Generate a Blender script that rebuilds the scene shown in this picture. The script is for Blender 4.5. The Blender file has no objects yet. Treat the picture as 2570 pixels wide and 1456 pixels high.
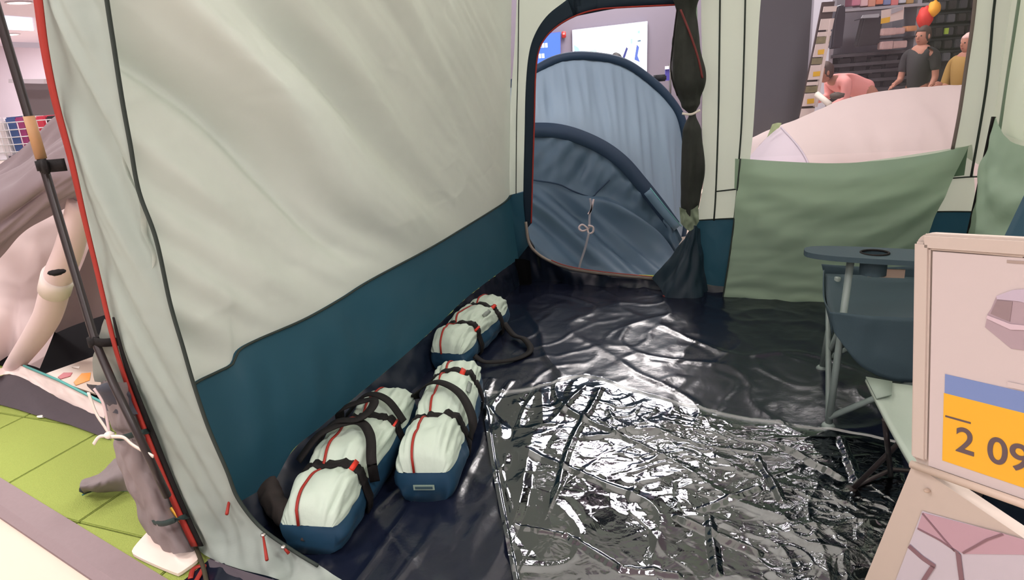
import bpy, bmesh, math, random
from mathutils import Vector, Matrix, noise

# ------------------------------------------------------------------ camera, world, light, exposure
SC = bpy.context.scene
COL = SC.collection
FPX = 1700.0; CAM_H = 1.35; CX, CY = 1285.0, 728.0
PITCH = math.atan((728-170)/FPX); ROLL = math.radians(4.3)
_c, _s = math.cos(PITCH), math.sin(PITCH)
FWD = Vector((0, _c, -_s)); _up0 = Vector((0, _s, _c)); _r0 = Vector((1, 0, 0))
RIGHT = math.cos(ROLL)*_r0 - math.sin(ROLL)*_up0
UP = math.cos(ROLL)*_up0 + math.sin(ROLL)*_r0
cam = bpy.data.cameras.new('camera'); camo = bpy.data.objects.new('camera', cam); COL.objects.link(camo)
cam.sensor_width = 36.0; cam.lens = FPX/2570*36.0; cam.clip_start = 0.05; cam.clip_end = 100
m = Matrix((RIGHT, UP, -FWD)).transposed().to_4x4(); m.translation = Vector((0, 0, CAM_H))
camo.matrix_world = m
SC.camera = camo
SC.view_settings.view_transform = 'Standard'; SC.view_settings.look = 'None'
SC.view_settings.exposure = 0.0; SC.view_settings.gamma = 1.0
SC.view_settings.use_curve_mapping = False
wd = bpy.data.worlds.new('world'); SC.world = wd; wd.use_nodes = True
wd.node_tree.nodes['Background'].inputs[0].default_value = (0.9, 0.86, 0.92, 1)
wd.node_tree.nodes['Background'].inputs[1].default_value = 0.28

CEIL = 3.8
def ceiling_and_fill_lamp(x, y, power, sx=1.3, sy=0.35, colr=(1.0, 0.945, 0.92)):
    l = bpy.data.lights.new('ceiling_and_fill_lamp', 'AREA'); l.shape = 'RECTANGLE'
    l.size = sx; l.size_y = sy; l.energy = power; l.color = colr
    o = bpy.data.objects.new('ceiling_and_fill_lamp', l); o.location = (x, y, CEIL-0.03); COL.objects.link(o)
    return o
for (lx, ly, pw) in ((-5.5, 0.5, 150), (-2.2, 0.3, 120), (1.9, -0.9, 200), (4.2, 0.3, 110),
                     (-3.6, 4.6, 110), (-4.0, 2.6, 110), (0.6, 3.0, 110), (3.6, 3.0, 90),  # includes a fill lamp added to brighten the pale tent on the left
                     (-5.5, 8.5, 150), (1.85, 7.0, 110), (1.7, 8.2, 130), (1.6, 9.3, 150), (0.3, 8.0, 70), (3.4, 9.0, 60), (7.2, 6.0, 40),
                     (3.9, 7.3, 45), (-12.5, 28.0, 600), (-19.0, 28.0, 500), (-9.5, 12.0, 260), (-14.0, 18.0, 300), (-9.0, 21.0, 300), (-16.0, 25.0, 300),  # fill lamps added to brighten the shelves and the far left wall
                     (-0.6, -3.5, 150), (3.5, -3.5, 110), (-5.0, -3.5, 130), (-7.5, 13.0, 200)):
    ceiling_and_fill_lamp(lx, ly, pw*0.66)

# ------------------------------------------------------------------ geometry of the place
TH = math.radians(-22)                      # the tent stands turned by 22 degrees
AX = Vector((math.cos(TH), math.sin(TH), 0)); BX = Vector((-math.sin(TH), math.cos(TH), 0))
TO = Vector((0.03, 4.25, 0))                # far left inner corner of the tent on the floor
def T(a, b, z=0.0): return TO + AX*a + BX*b + Vector((0, 0, z))
def ray(x, y): return FWD + (x-CX)/FPX*RIGHT + (CY-y)/FPX*UP
EYE = Vector((0, 0, CAM_H))
def hit(x, y, p0, n):
    d = ray(x, y); return EYE + d*((p0-EYE).dot(n)/d.dot(n))
Z3 = Vector((0, 0, 1))
def PZ(x, y, h=0.0): return hit(x, y, Vector((0, 0, h)), Z3)
def PY(x, y, Y): return hit(x, y, Vector((0, Y, 0)), Vector((0, 1, 0)))
def PB(x, y, b=0.0): return hit(x, y, T(0, b), BX)          # on a plane parallel to the far wall
def PA(x, y, a=0.0): return hit(x, y, T(a, 0), AX)          # on a plane parallel to the left wall
def PV(x, y, p1, p2, off=0.0):                              # on the upright plane over the floor line p1-p2
    d = (p2-p1).normalized(); n = Vector((-d.y, d.x, 0)); return hit(x, y, p1+n*off, n)
def L(fn, pts, *a): return [fn(x, y, *a) for x, y in pts]

# ------------------------------------------------------------------ materials
def srgb(r, g, b):
    f = lambda v: (v/255/12.92) if v/255 <= 0.04045 else ((v/255+0.055)/1.055)**2.4
    return (f(r), f(g), f(b), 1)
MATS = {}
def mat(name, rgb, rough=0.6, spec=0.5, metal=0.0, bump=0.0, scale=40, vary=0.0, transl=0.0, emis=None, coat=0.0, stretch=None, detail=4):
    if name in MATS: return MATS[name]
    mt = bpy.data.materials.new(name); mt.use_nodes = True; nt = mt.node_tree; N = nt.nodes
    p = N['Principled BSDF']; p.inputs['Base Color'].default_value = srgb(*rgb)
    p.inputs['Roughness'].default_value = rough; p.inputs['Metallic'].default_value = metal
    p.inputs['Specular IOR Level'].default_value = spec; p.inputs['Coat Weight'].default_value = coat
    tc = N.new('ShaderNodeTexCoord'); src = tc.outputs['Object']
    if stretch:
        mp = N.new('ShaderNodeMapping'); mp.inputs['Scale'].default_value = stretch
        nt.links.new(src, mp.inputs[0]); src = mp.outputs[0]
    if bump or vary:
        nz = N.new('ShaderNodeTexNoise'); nz.inputs['Scale'].default_value = scale; nz.inputs['Detail'].default_value = detail
        nt.links.new(src, nz.inputs['Vector'])
    if bump:
        b = N.new('ShaderNodeBump'); b.inputs['Strength'].default_value = bump; b.inputs['Distance'].default_value = 0.004
        nt.links.new(nz.outputs[0], b.inputs['Height']); nt.links.new(b.outputs[0], p.inputs['Normal'])
    if vary:
        mx = N.new('ShaderNodeMix'); mx.data_type = 'RGBA'
        c = srgb(*rgb); mx.inputs[6].default_value = tuple(v*(1-vary) for v in c[:3])+(1,)
        mx.inputs[7].default_value = tuple(min(1, v*(1+vary)) for v in c[:3])+(1,)
        nt.links.new(nz.outputs[0], mx.inputs[0]); nt.links.new(mx.outputs[2], p.inputs['Base Color'])
    if emis:
        p.inputs['Emission Color'].default_value = srgb(*emis[0]); p.inputs['Emission Strength'].default_value = emis[1]
    if transl:
        t = N.new('ShaderNodeBsdfTranslucent'); t.inputs[0].default_value = srgb(*rgb)
        ms = N.new('ShaderNodeMixShader'); ms.inputs[0].default_value = transl
        nt.links.new(p.outputs[0], ms.inputs[1]); nt.links.new(t.outputs[0], ms.inputs[2])
        nt.links.new(ms.outputs[0], N['Material Output'].inputs[0])
    MATS[name] = mt; return mt

CREAM = mat('tent_cream', (208, 217, 209), 0.7, 0.25, transl=0.12, bump=0.12, scale=18, vary=0.03)
CREAMF = mat('tent_cream_flat', (210, 220, 206), 0.7, 0.25, transl=0.4, bump=0.1, scale=25)
FRONTG = mat('tent_front_sage', (166, 178, 170), 0.65, 0.3, transl=0.25, bump=0.1, scale=18)
TEAL = mat('tent_teal', (40, 80, 97), 0.5, 0.4, transl=0.25, bump=0.12, scale=25)
NAVY = mat('tent_navy', (14, 24, 40), 0.42, 0.5, bump=0.15, scale=30)
BIND = mat('tent_binding', (20, 38, 54), 0.6, 0.3, bump=0.1, scale=120)
SEAM = mat('seam_dark', (52, 60, 56), 0.8, 0.2)
SAGE = mat('sage_green', (160, 184, 162), 0.65, 0.3, transl=0.3, bump=0.1, scale=20)
DKROLL = mat('rolled_mesh', (46, 49, 46), 0.75, 0.3, bump=0.3, scale=30, vary=0.3)
REDZ = mat('red_zip', (150, 42, 32), 0.6, 0.4, bump=0.1, scale=300)
BLACK = mat('black_web', (22, 20, 20), 0.75, 0.25, bump=0.2, scale=250)
GREYF = mat('grey_fabric', (136, 126, 126), 0.8, 0.2, bump=0.2, scale=40, vary=0.06)
DGREYF = mat('dark_grey_fabric', (82, 76, 82), 0.8, 0.2, bump=0.2, scale=40)
PINKW = mat('pinkish_white_cloth', (234, 214, 212), 0.75, 0.2, transl=0.25, bump=0.1, scale=20)
WHITEW = mat('white_tape', (226, 218, 208), 0.7, 0.3)
BAGP = mat('bag_pale', (184, 200, 186), 0.6, 0.35, bump=0.6, scale=22, vary=0.04)
BAGB = mat('bag_blue', (30, 64, 88), 0.45, 0.5, bump=0.2, scale=30)
RED = mat('red_tab', (205, 50, 32), 0.5, 0.4)
METAL = mat('zip_metal', (190, 185, 180), 0.3, 0.5, metal=0.9)
POLE = mat('pole_black', (40, 33, 33), 0.4, 0.5)
LGREY = mat('pale_metal_tube', (128, 142, 138), 0.4, 0.5)
SLATE = mat('chair_slate', (56, 74, 82), 0.7, 0.3, bump=0.15, scale=200)
SIGNW = mat('sign_plastic', (190, 178, 169), 0.5, 0.4)
SIGNP = mat('sign_paper', (196, 185, 184), 0.6, 0.3)

# ------------------------------------------------------------------ mesh helpers
def root_loc(o):
    while o.parent: o = o.parent
    return o.location.copy()
def link(name, bm, m, parent=None, smooth=True, solid=0.0, mats=None):
    if solid:
        bmesh.ops.recalc_face_normals(bm, faces=bm.faces)
        bmesh.ops.solidify(bm, geom=bm.faces[:], thickness=solid)
    me = bpy.data.meshes.new(name)
    if parent: off = root_loc(parent)
    else:
        xs = [v.co for v in bm.verts]
        off = Vector(((min(v.x for v in xs)+max(v.x for v in xs))/2, (min(v.y for v in xs)+max(v.y for v in xs))/2, min(v.z for v in xs)))
    for v in bm.verts: v.co -= off
    bm.to_mesh(me); bm.free()
    for q in (mats or [m]): me.materials.append(q)
    if smooth: me.polygons.foreach_set('use_smooth', [True]*len(me.polygons))
    o = bpy.data.objects.new(name, me); COL.objects.link(o)
    if parent: o.parent = parent
    else: o.location = off
    return o
def tag(o, label=None, cat=None, group=None, kind=None):
    if label: o['label'] = label
    if cat: o['category'] = cat
    if group: o['group'] = group
    if kind: o['kind'] = kind
    return o
def thing(name, loc, label=None, cat=None, group=None, kind=None):
    o = bpy.data.objects.new(name, None); o.empty_display_size = 0.1; COL.objects.link(o); o.location = Vector(loc)
    return tag(o, label, cat, group, kind)
def resample(pts, n, smooth=True):
    pts = [Vector(p) for p in pts]
    if smooth and len(pts) > 2:
        q = []
        for i in range(len(pts)-1):
            p0 = pts[max(i-1, 0)]; p1 = pts[i]; p2 = pts[i+1]; p3 = pts[min(i+2, len(pts)-1)]
            for k in range(8):
                t = k/8
                q.append(0.5*((2*p1)+(p2-p0)*t+(2*p0-5*p1+4*p2-p3)*t*t+(3*p1-p0-3*p2+p3)*t**3))
        q.append(pts[-1]); pts = q
    d = [0.0]
    for i in range(1, len(pts)): d.append(d[-1]+(pts[i]-pts[i-1]).length)
    out = []; j = 0
    for k in range(n):
        s = d[-1]*k/(n-1)
        while j < len(pts)-2 and d[j+1] < s: j += 1
        seg = d[j+1]-d[j]
        out.append(pts[j].lerp(pts[j+1], (s-d[j])/seg if seg > 1e-9 else 0))
    return out
def fbm(x, y, z=0.0, o=3): return noise.fractal(Vector((x, y, z)), 0.9, 2.0, o)
def nz(x, y, z=0.0): return noise.noise(Vector((x, y, z)))
def grid_from(rows, disp=None, ref=None):
    """rows: equal-length point lists; disp(u, v, p) offsets along the normal"""
    nr, nc = len(rows), len(rows[0]); bm = bmesh.new(); P = rows
    if disp:
        Q = []
        for i in range(nr):
            r = []
            for j in range(nc):
                du = P[i][min(j+1, nc-1)]-P[i][max(j-1, 0)]; dv = P[min(i+1, nr-1)][j]-P[max(i-1, 0)][j]
                n = du.cross(dv)
                n = n.normalized() if n.length > 1e-12 else Vector((0, 0, 1))
                if ref is not None and n.dot(ref) < 0: n = -n
                r.append(P[i][j]+n*disp(j/(nc-1), i/(nr-1), P[i][j]))
            Q.append(r)
        P = Q
    V = [[bm.verts.new(p) for p in r] for r in P]
    for i in range(nr-1):
        for j in range(nc-1): bm.faces.new((V[i][j], V[i][j+1], V[i+1][j+1], V[i+1][j]))
    return bm
def loft(curves, nu, nv, disp=None, ref=None, smooth=True, smoothc=None):
    cs = [resample(c, nu, smooth if smoothc is None else smoothc) for c in curves]
    cols = [resample([c[k] for c in cs], nv, smooth) for k in range(nu)]
    rows = [[cols[k][i] for k in range(nu)] for i in range(nv)]
    return grid_from(rows, disp, ref)
def tube(pts, r, n=10, bm=None, smooth=True, steps=None, cap=True):
    bm = bm or bmesh.new()
    if steps: pts = resample(pts, steps, smooth)
    pts = [Vector(p) for p in pts]; k = len(pts); rings = []
    fr = None
    for i, p in enumerate(pts):
        t = (pts[min(i+1, k-1)]-pts[max(i-1, 0)]).normalized()
        if fr is None:
            fr = t.orthogonal().normalized()
        fr = (fr-t*fr.dot(t)).normalized(); g = t.cross(fr)
        rr = r(i/(k-1)) if callable(r) else r
        rings.append([bm.verts.new(p+(fr*math.cos(2*math.pi*j/n)+g*math.sin(2*math.pi*j/n))*rr) for j in range(n)])
    for i in range(k-1):
        for j in range(n): bm.faces.new((rings[i][j], rings[i][(j+1) % n], rings[i+1][(j+1) % n], rings[i+1][j]))
    if cap: bm.faces.new(rings[0][::-1]); bm.faces.new(rings[-1])
    return bm
def ribbon(pts, w, nrm, steps=None, thick=0.002, bm=None, smooth=True):
    """a flat band through pts, width across = tangent x nrm (nrm may be a list)"""
    bm = bm or bmesh.new()
    if steps: pts = resample(pts, steps, smooth)
    k = len(pts); R = []
    for i, p in enumerate(pts):
        t = (pts[min(i+1, k-1)]-pts[max(i-1, 0)]).normalized()
        n = nrm[i] if isinstance(nrm, list) else nrm
        s = t.cross(n).normalized(); n2 = s.cross(t)
        ww = w(i/(k-1)) if callable(w) else w
        R.append([bm.verts.new(p+s*ww/2*a+n2*thick/2*b) for a, b in ((-1, -1), (1, -1), (1, 1), (-1, 1))])
    for i in range(k-1):
        for j in range(4): bm.faces.new((R[i][j], R[i][(j+1) % 4], R[i+1][(j+1) % 4], R[i+1][j]))
    bm.faces.new(R[0][::-1]); bm.faces.new(R[-1])
    return bm
def box(c, sx, sy, sz, rot=0.0, bm=None, bev=0.0, mtx=None):
    bm2 = bmesh.new(); bmesh.ops.create_cube(bm2, size=1)
    for v in bm2.verts: v.co = Vector((v.co.x*sx, v.co.y*sy, v.co.z*sz))
    if bev: bmesh.ops.bevel(bm2, geom=bm2.edges[:], offset=bev, segments=2, affect='EDGES')
    M = Matrix.Translation(Vector(c)) @ (mtx.to_4x4() if mtx else Matrix.Rotation(rot, 4, 'Z'))
    bmesh.ops.transform(bm2, matrix=M, verts=bm2.verts)
    if bm is None: return bm2
    me = bpy.data.meshes.new('t'); bm2.to_mesh(me); bm2.free(); bm.from_mesh(me); bpy.data.meshes.remove(me)
    return bm
def ball(c, rx, ry, rz, seg=16, jit=0.0, rot=0.0, bm=None):
    b = bm or bmesh.new(); r = bmesh.ops.create_uvsphere(b, u_segments=seg, v_segments=max(8, seg*2//3), radius=1)
    M = Matrix.Rotation(rot, 3, 'Z')
    for v in r['verts']:
        k = 1+jit*nz(v.co.x*2+c[0]*5, v.co.y*2, v.co.z*2+c[2]*3)
        v.co = Vector(c)+M @ Vector((v.co.x*rx*k, v.co.y*ry*k, v.co.z*rz*k))
    return b
def poly(pts, thick=0.004, n=None):
    """a flat plate of real thickness with the outline pts"""
    bm = bmesh.new(); vs = [bm.verts.new(p) for p in pts]; f = bm.faces.new(vs); f.normal_update()
    nn = n or f.normal
    r = bmesh.ops.extrude_face_region(bm, geom=[f]); bmesh.ops.translate(bm, vec=nn*thick, verts=[g for g in r['geom'] if isinstance(g, bmesh.types.BMVert)])
    bmesh.ops.recalc_face_normals(bm, faces=bm.faces); return bm
def text_bm(s, size, origin, right, up, thick=0.001, bold=False):
    cu = bpy.data.curves.new('t', 'FONT'); cu.body = s; cu.size = size; cu.extrude = thick
    if bold: cu.offset = size*0.012
    o = bpy.data.objects.new('t', cu); COL.objects.link(o); dg = bpy.context.evaluated_depsgraph_get()
    me = bpy.data.meshes.new_from_object(o.evaluated_get(dg)); bm = bmesh.new(); bm.from_mesh(me)
    nrm = right.cross(up)
    M = Matrix((right, up, nrm)).transposed().to_4x4(); M.translation = Vector(origin)
    bmesh.ops.transform(bm, matrix=M, verts=bm.verts)
    bpy.data.objects.remove(o); bpy.data.curves.remove(cu); bpy.data.meshes.remove(me); return bm

# ------------------------------------------------------------------ the shop: floor, walls, ceiling
FLOORM = mat('shop_floor_tile', (226, 207, 190), 0.12, 0.5, vary=0.02, scale=3)
def slab(name, x0, y0, x1, y1, z0, z1, m):
    return tag(link(name, box(((x0+x1)/2, (y0+y1)/2, (z0+z1)/2), x1-x0, y1-y0, z1-z0), m, smooth=False), kind='structure')
slab('floor', -26, -7, 12, 32, -0.1, -0.022, FLOORM)
WALLG = mat('shop_wall_grey', (118, 112, 124), 0.85, 0.2, vary=0.03, scale=2)
WALLW = mat('shop_wall_white', (222, 214, 228), 0.8, 0.2, vary=0.03, scale=2)
CEILM = mat('shop_ceiling', (205, 198, 214), 0.9, 0.1, vary=0.03, scale=2)
slab('ceiling', -26, -7, 12, 32, CEIL, CEIL+0.1, CEILM)
slab('wall_back', -1.0, 9.94, 12, 10.1, -0.02, CEIL, WALLG)
slab('wall_right', 11.9, -7, 12, 10, -0.02, CEIL, WALLG)
slab('wall_left', -26, -7, -25.9, 32, -0.02, CEIL, WALLW)
slab('wall_far', -26, 31.9, -1, 32, -0.02, CEIL, WALLW)
slab('wall_front', -26, -7.1, 12, -7, -0.02, CEIL, WALLW)
slab('wall_return', -1.1, 10, -1, 32, -0.02, CEIL, WALLW)

# green carpet tiles, each a piece of its own, cut along the grey edging
GRASS = mat('grass_carpet', (150, 164, 86), 0.95, 0.1, bump=0.9, scale=220, vary=0.12)
K1, K2 = PZ(0, 1200), PZ(420, 1456)
kd = (K2-K1).normalized(); kn = Vector((-kd.y, kd.x, 0))
if kn.y < 0: kn = -kn
carpet = thing('floor_carpet', T(-1, -1), kind='structure')
for i in range(-9, 7):
    for j in range(-7, 1):
        a0, b0 = -0.08+i*0.5-0.5, -0.2+j*0.5
        bm = box((0, 0, 0), 0.494, 0.494, 0.02, bev=0.003)
        bmesh.ops.transform(bm, matrix=Matrix.Translation(T(a0+0.25, b0+0.25, -0.011)) @ Matrix.Rotation(TH, 4, 'Z'), verts=bm.verts)
        g = bm.verts[:]+bm.edges[:]+bm.faces[:]
        bmesh.ops.bisect_plane(bm, geom=g, plane_co=K1-kn*0.02, plane_no=kn, clear_inner=True)
        if len(bm.faces) < 3: bm.free(); continue
        link('carpet_tile', bm, GRASS, carpet, smooth=False)
KERB = mat('edging_grey', (140, 124, 126), 0.75, 0.3, bump=0.1, scale=60, vary=0.05)
K3, K4 = PZ(0, 1292), PZ(250, 1456)
w = (K1-K3).dot(kn)
bm = bmesh.new()
A = K1-kd*5; B = K2+kd*6
prof = [(0, -0.02), (-0.0, 0.004), (-w*0.75, 0.002), (-w, -0.012), (-w, -0.022)]
ra = [bm.verts.new(A+kn*d+Vector((0, 0, z))) for d, z in prof]; rb = [bm.verts.new(B+kn*d+Vector((0, 0, z))) for d, z in prof]
for i in range(4): bm.faces.new((ra[i], ra[i+1], rb[i+1], rb[i]))
bm.faces.new(ra[::-1]); bm.faces.new(rb)
bmesh.ops.recalc_face_normals(bm, faces=bm.faces)
tag(link('trim_1', bm, KERB, smooth=False), 'grey edging strip between green carpet and white floor', kind='structure')

# =================================================================== THE BIG TENT
tent = thing('family_tent', T(1.3, -1.3), 'large open family tent with cream walls, teal skirts and red zips', 'tent')
IN = AX                                     # inward normal of the left wall
OUTL = T(0, 0)-T(0, 0)

# --- left wall
def fold(b, z, k=1.0):
    """diagonal slack folds of the left wall, running down and away from the top front corner"""
    q = (b+2.7)*0.62+(z-1.5)*0.78; s = (b+2.7)*0.78-(z-1.5)*0.62
    q += 0.05*nz(s*1.4, q*1.5, 4)
    near = max(0.25, min(1.0, 1.25-(b+2.7)*0.42))
    f = 0.085*nz(q*3.6+1.3, s*0.55, 0.3)*near+0.05*nz(q*8, s*1.0, 2.2)*near+0.006*nz(q*20, s*3, 6)
    for q0, wd_, am in ((0.0, 0.035, -0.035), (0.16, 0.05, 0.03), (-0.22, 0.05, -0.035), (-0.42, 0.04, 0.03), (0.42, 0.07, -0.03), (-0.62, 0.05, -0.03), (-0.82, 0.05, 0.025)):
        f += 1.5*am*math.exp(-((q-q0-0.06*nz(s*1.3, q0*9))/wd_)**2)*max(0, 1-abs(s-0.55)/1.5)*near
    r = 1-abs(nz(b*4+z*2, z*9, 5.1))*9
    if r > 0: f += 0.005*r*nz(b*2, z*2, 7)
    return f*k*(1.0 if b < -0.3 else max(0.1, -b/0.3))
def ab_of(p):
    d = p-TO; return d.dot(AX), d.dot(BX)
def dleft(k=1.0):
    def f(u, v, p):
        a, b = ab_of(p)
        edge = min(1, (1-v)*8) if v > 0.5 else 1
        return fold(b, p.z, k)*edge
    return f
skl = [(478, 962), (485, 960), (545, 930), (578, 912), (592, 880), (640, 852), (760, 800), (850, 750), (930, 700), (1080, 620), (1180, 560), (1260, 510), (1290, 487)]
sk = L(PA, skl, 0.0); sk[0] = T(0, -2.697, 0.525); sk[-1] = T(0.0, 0.0, 0.585)
top = [T(0.1, -2.697+2.697*i/6, 2.06-0.0*i) for i in range(7)]; top[-1] = T(0.13, 0, 2.06)
mid = [c.lerp(d, 0.5) for c, d in zip(resample(top, 9), resample(sk, 9))]
lw = link('side_wall_panel', loft([top, mid, sk], 260, 160, dleft(), AX), CREAM, tent)
tubl = [(600, 1240), (650, 1232), (685, 1215), (735, 1130), (800, 1075), (900, 990), (1000, 905), (1100, 815), (1180, 740), (1288, 660)]
tb = L(PA, tubl, 0.03); tb[0] = T(0.03, -2.697, 0.13); tb[-1] = T(0.03, -0.0, 0.17)
def dskirt(u, v, p):
    a, b = ab_of(p); near = max(0.0, min(1.0, (-b-1.2)/1.3))
    s = math.sin(math.pi*v)
    return s*(0.05*near*(0.6+nz(b*6, p.z*3))+0.012*nz(b*4, p.z*4, 3))
def skbot():
    r = []
    for i in range(10):
        b = -3.0+3.0*i/9; r.append(T(0.02, b, 0.17))
    return r
link('side_skirt', loft([sk, tb], 180, 50, dskirt, AX), TEAL, tent)
def dtub(u, v, p):
    a, b = ab_of(p); return 0.02*math.sin(math.pi*v)*nz(b*9+p.z*6, p.z*5+b*2, 7)+0.008*nz(b*25, p.z*20, 2)
fl = [T(0.07, -2.69), T(0.12, -2.3), T(0.1, -1.6), T(0.06, -0.8), T(0.05, 0.0)]
link('side_sheet_edge', loft([tb, [p+Vector((0, 0, 0.004)) for p in fl]], 150, 30, dtub, AX), NAVY, tent)
skd = [p+AX*0.012 for p in resample(sk, 120)]
link('skirt_seam', tube([p+AX*(fold(ab_of(p)[1], p.z)*0.0) for p in skd], 0.004, 6), SEAM, tent)

# --- far wall (b = 0): strips, door binding, teal skirt, navy bottom
def dn(amp, f, seed=0.0, fx=1.0):
    def g(u, v, p):
        a, b = ab_of(p); return amp*fbm(a*f*fx+seed, p.z*f*0.6+b*f, seed)*(0.15+0.85*min(1, 6*min(u, 1-u, v+0.08, 1.08-v)))
    return g
doorL = [(1470, -45), (1420, 2), (1375, 38), (1345, 82), (1328, 135), (1320, 220), (1317, 340), (1314, 480), (1316, 530), (1322, 575)]
doorIn = [(1702, 12), (1640, 15), (1560, 19), (1500, 24), (1450, 38), (1405, 62), (1372, 92), (1353, 128), (1345, 190), (1342, 300), (1338, 430), (1334, 560)]
bottomO = [(1320, 575), (1330, 612), (1352, 640), (1390, 662), (1440, 678), (1520, 690), (1640, 702), (1765, 712)]
bottomI = [(1334, 560), (1345, 592), (1370, 620), (1405, 648), (1450, 662), (1530, 677), (1645, 696)]
corn = [T(0.13, 0, 2.06), PB(1297, 0), T(0.03, 0, 1.0), T(0.0, 0, 0.585)]
dl = L(PB, doorL[:8], 0.0)
topd = T(0.36, 0, 2.06)
link('end_wall_panel', loft([corn, [topd]+dl], 60, 16, dn(0.012, 5), -BX), CREAMF, tent)
link('end_wall_seam', tube([p-BX*0.006 for p in L(PB, [(1303, -20), (1301, 150), (1297, 330), (1296, 486)])], 0.003, 6, steps=20), SEAM, tent)
link('end_skirt', loft([[T(0, 0, 0.585), PB(1314, 482)], [T(0.02, 0, 0.16), PB(1330, 612)]], 10, 16, dn(0.01, 8), -BX), TEAL, tent)
link('door_binding', loft([L(PB, [(1500, -60)]+doorL[1:]), L(PB, doorIn[::1][3:])], 70, 6), BIND, tent, solid=0.004)
link('door_top_binding', loft([L(PB, [(1400, -75), (1560, -75), (1720, -75)]), L(PB, [(1440, 42), (1560, 20), (1706, 12)])], 30, 6), BIND, tent, solid=0.004)
pip = [p-BX*0.006 for p in resample(L(PB, doorIn), 90)]
link('red_door_zip', tube(pip, 0.0045, 6), REDZ, tent)
pip2 = [p-BX*0.012 for p in resample(L(PB, [(1322, 560)]+bottomO[1:7]), 60)]
link('door_bottom_tape', ribbon([p-BX*0.004+Vector((0, 0, 0.012)) for p in pip2], 0.018, BX, thick=0.004), mat('tape_tan', (150, 140, 130), 0.5), tent)
link('red_bottom_zip', tube([p-BX*0.01+Vector((0, 0, 0.026)) for p in pip2[20:]], 0.003, 6), REDZ, tent)
# navy wall bottom, from the door sill down to the floor
up_ = L(PB, bottomO); lo_ = [T(0.0, 0.04, 0.003), T(0.3, 0.02, 0.003), T(0.6, -0.02, 0.003), T(1.06, -0.02, 0.003)]
link('end_sheet_edge', loft([[T(0.02, 0, 0.17)]+up_, lo_], 90, 20, dn(0.035, 6, 3.0), -BX), NAVY, tent)
# right of the door
x_up = [(1757, -60), (1760, 60), (1763, 200), (1762, 320), (1766, 450), (1747, 552)]
wl = [(1914, -60), (1905, 60), (1898, 200), (1890, 330), (1883, 395), (1866, 550)]
pw0 = L(PB, x_up); pw1 = L(PB, wl)
pw0 = [T(1.1, 0, 2.06)]+pw0; pw1 = [T(1.46, 0, 2.06)]+pw1
link('end_wall_panel', loft([pw0, pw1], 60, 24, dn(0.012, 4, 9), -BX), CREAMF, tent)
for pts in ([(1808, -60), (1806, 120), (1803, 300), (1797, 478), (1792, 553)], [(1872, -60), (1868, 120), (1862, 300), (1855, 400)], [(1797, 480), (1850, 474)]):
    link('end_wall_seam', tube([p-BX*0.009 for p in L(PB, pts)], 0.0045, 6, steps=20), SEAM, tent)
link('end_wall_panel', loft([L(PB, [(1866, 405), (2100, 412), (2392, 372), (2440, 362)]), L(PB, [(1846, 550), (2100, 541), (2340, 532), (2450, 531)])], 60, 16, dn(0.01, 4, 2), -BX), CREAMF, tent)
wr = [(2452, -60), (2440, 60), (2424, 170), (2408, 280), (2390, 375)]
cr = [(2512, -60), (2500, 30), (2488, 150), (2472, 260), (2440, 445)]
link('end_wall_panel', loft([[T(2.42, 0, 2.06)]+L(PB, wr), [T(2.56, 0, 2.06), T(2.55, 0, 1.4), T(2.55, 0, 0.9), T(2.54, 0, 0.7)]], 50, 14, dn(0.008, 5, 4), -BX), CREAMF, tent)
link('window_edge_tape', ribbon([p-BX*0.006 for p in L(PB, wr)], 0.016, BX, steps=24), mat('mauve_tape', (120, 108, 104), 0.7), tent)
for pts in ([(2504, -60), (2492, 30), (2482, 150), (2468, 260), (2436, 443)],):
    link('corner_seam', tube([p-BX*0.01 for p in L(PB, pts)], 0.006, 6, steps=20), SEAM, tent)
link('end_wall_seam', tube([p-BX*0.01 for p in L(PB, [(2384, 447), (2440, 443), (2500, 443)])], 0.004, 6, steps=12), SEAM, tent)
# top of the far wall over the door and window
link('end_wall_panel', loft([[T(0.13, 0, 2.06), T(2.56, 0, 2.06)], [T(0.13, 0, 1.86), T(1.0, 0, 1.82), T(1.7, 0, 1.8), T(2.56, 0, 1.8)]], 30, 6, None, -BX), CREAMF, tent)
# teal skirt right of the door + navy below
tk0 = L(PB, [(1742, 553), (1850, 547), (2100, 540), (2340, 531), (2452, 531)]); tk1 = L(PB, [(1760, 712), (1840, 722), (2000, 726), (2220, 724), (2440, 715)])
link('end_skirt', loft([tk0, tk1], 70, 20, dn(0.02, 6, 8), -BX), TEAL, tent)
link('skirt_seam', tube([p-BX*0.008 for p in resample(tk0, 60)], 0.004, 6), SEAM, tent)
link('end_sheet_edge', loft([tk1, [T(1.06, -0.03, 0.003), T(1.6, -0.06, 0.003), T(2.1, -0.05, 0.003), T(2.55, -0.03, 0.003)]], 60, 12, dn(0.02, 5, 1), -BX), NAVY, tent)
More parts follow.
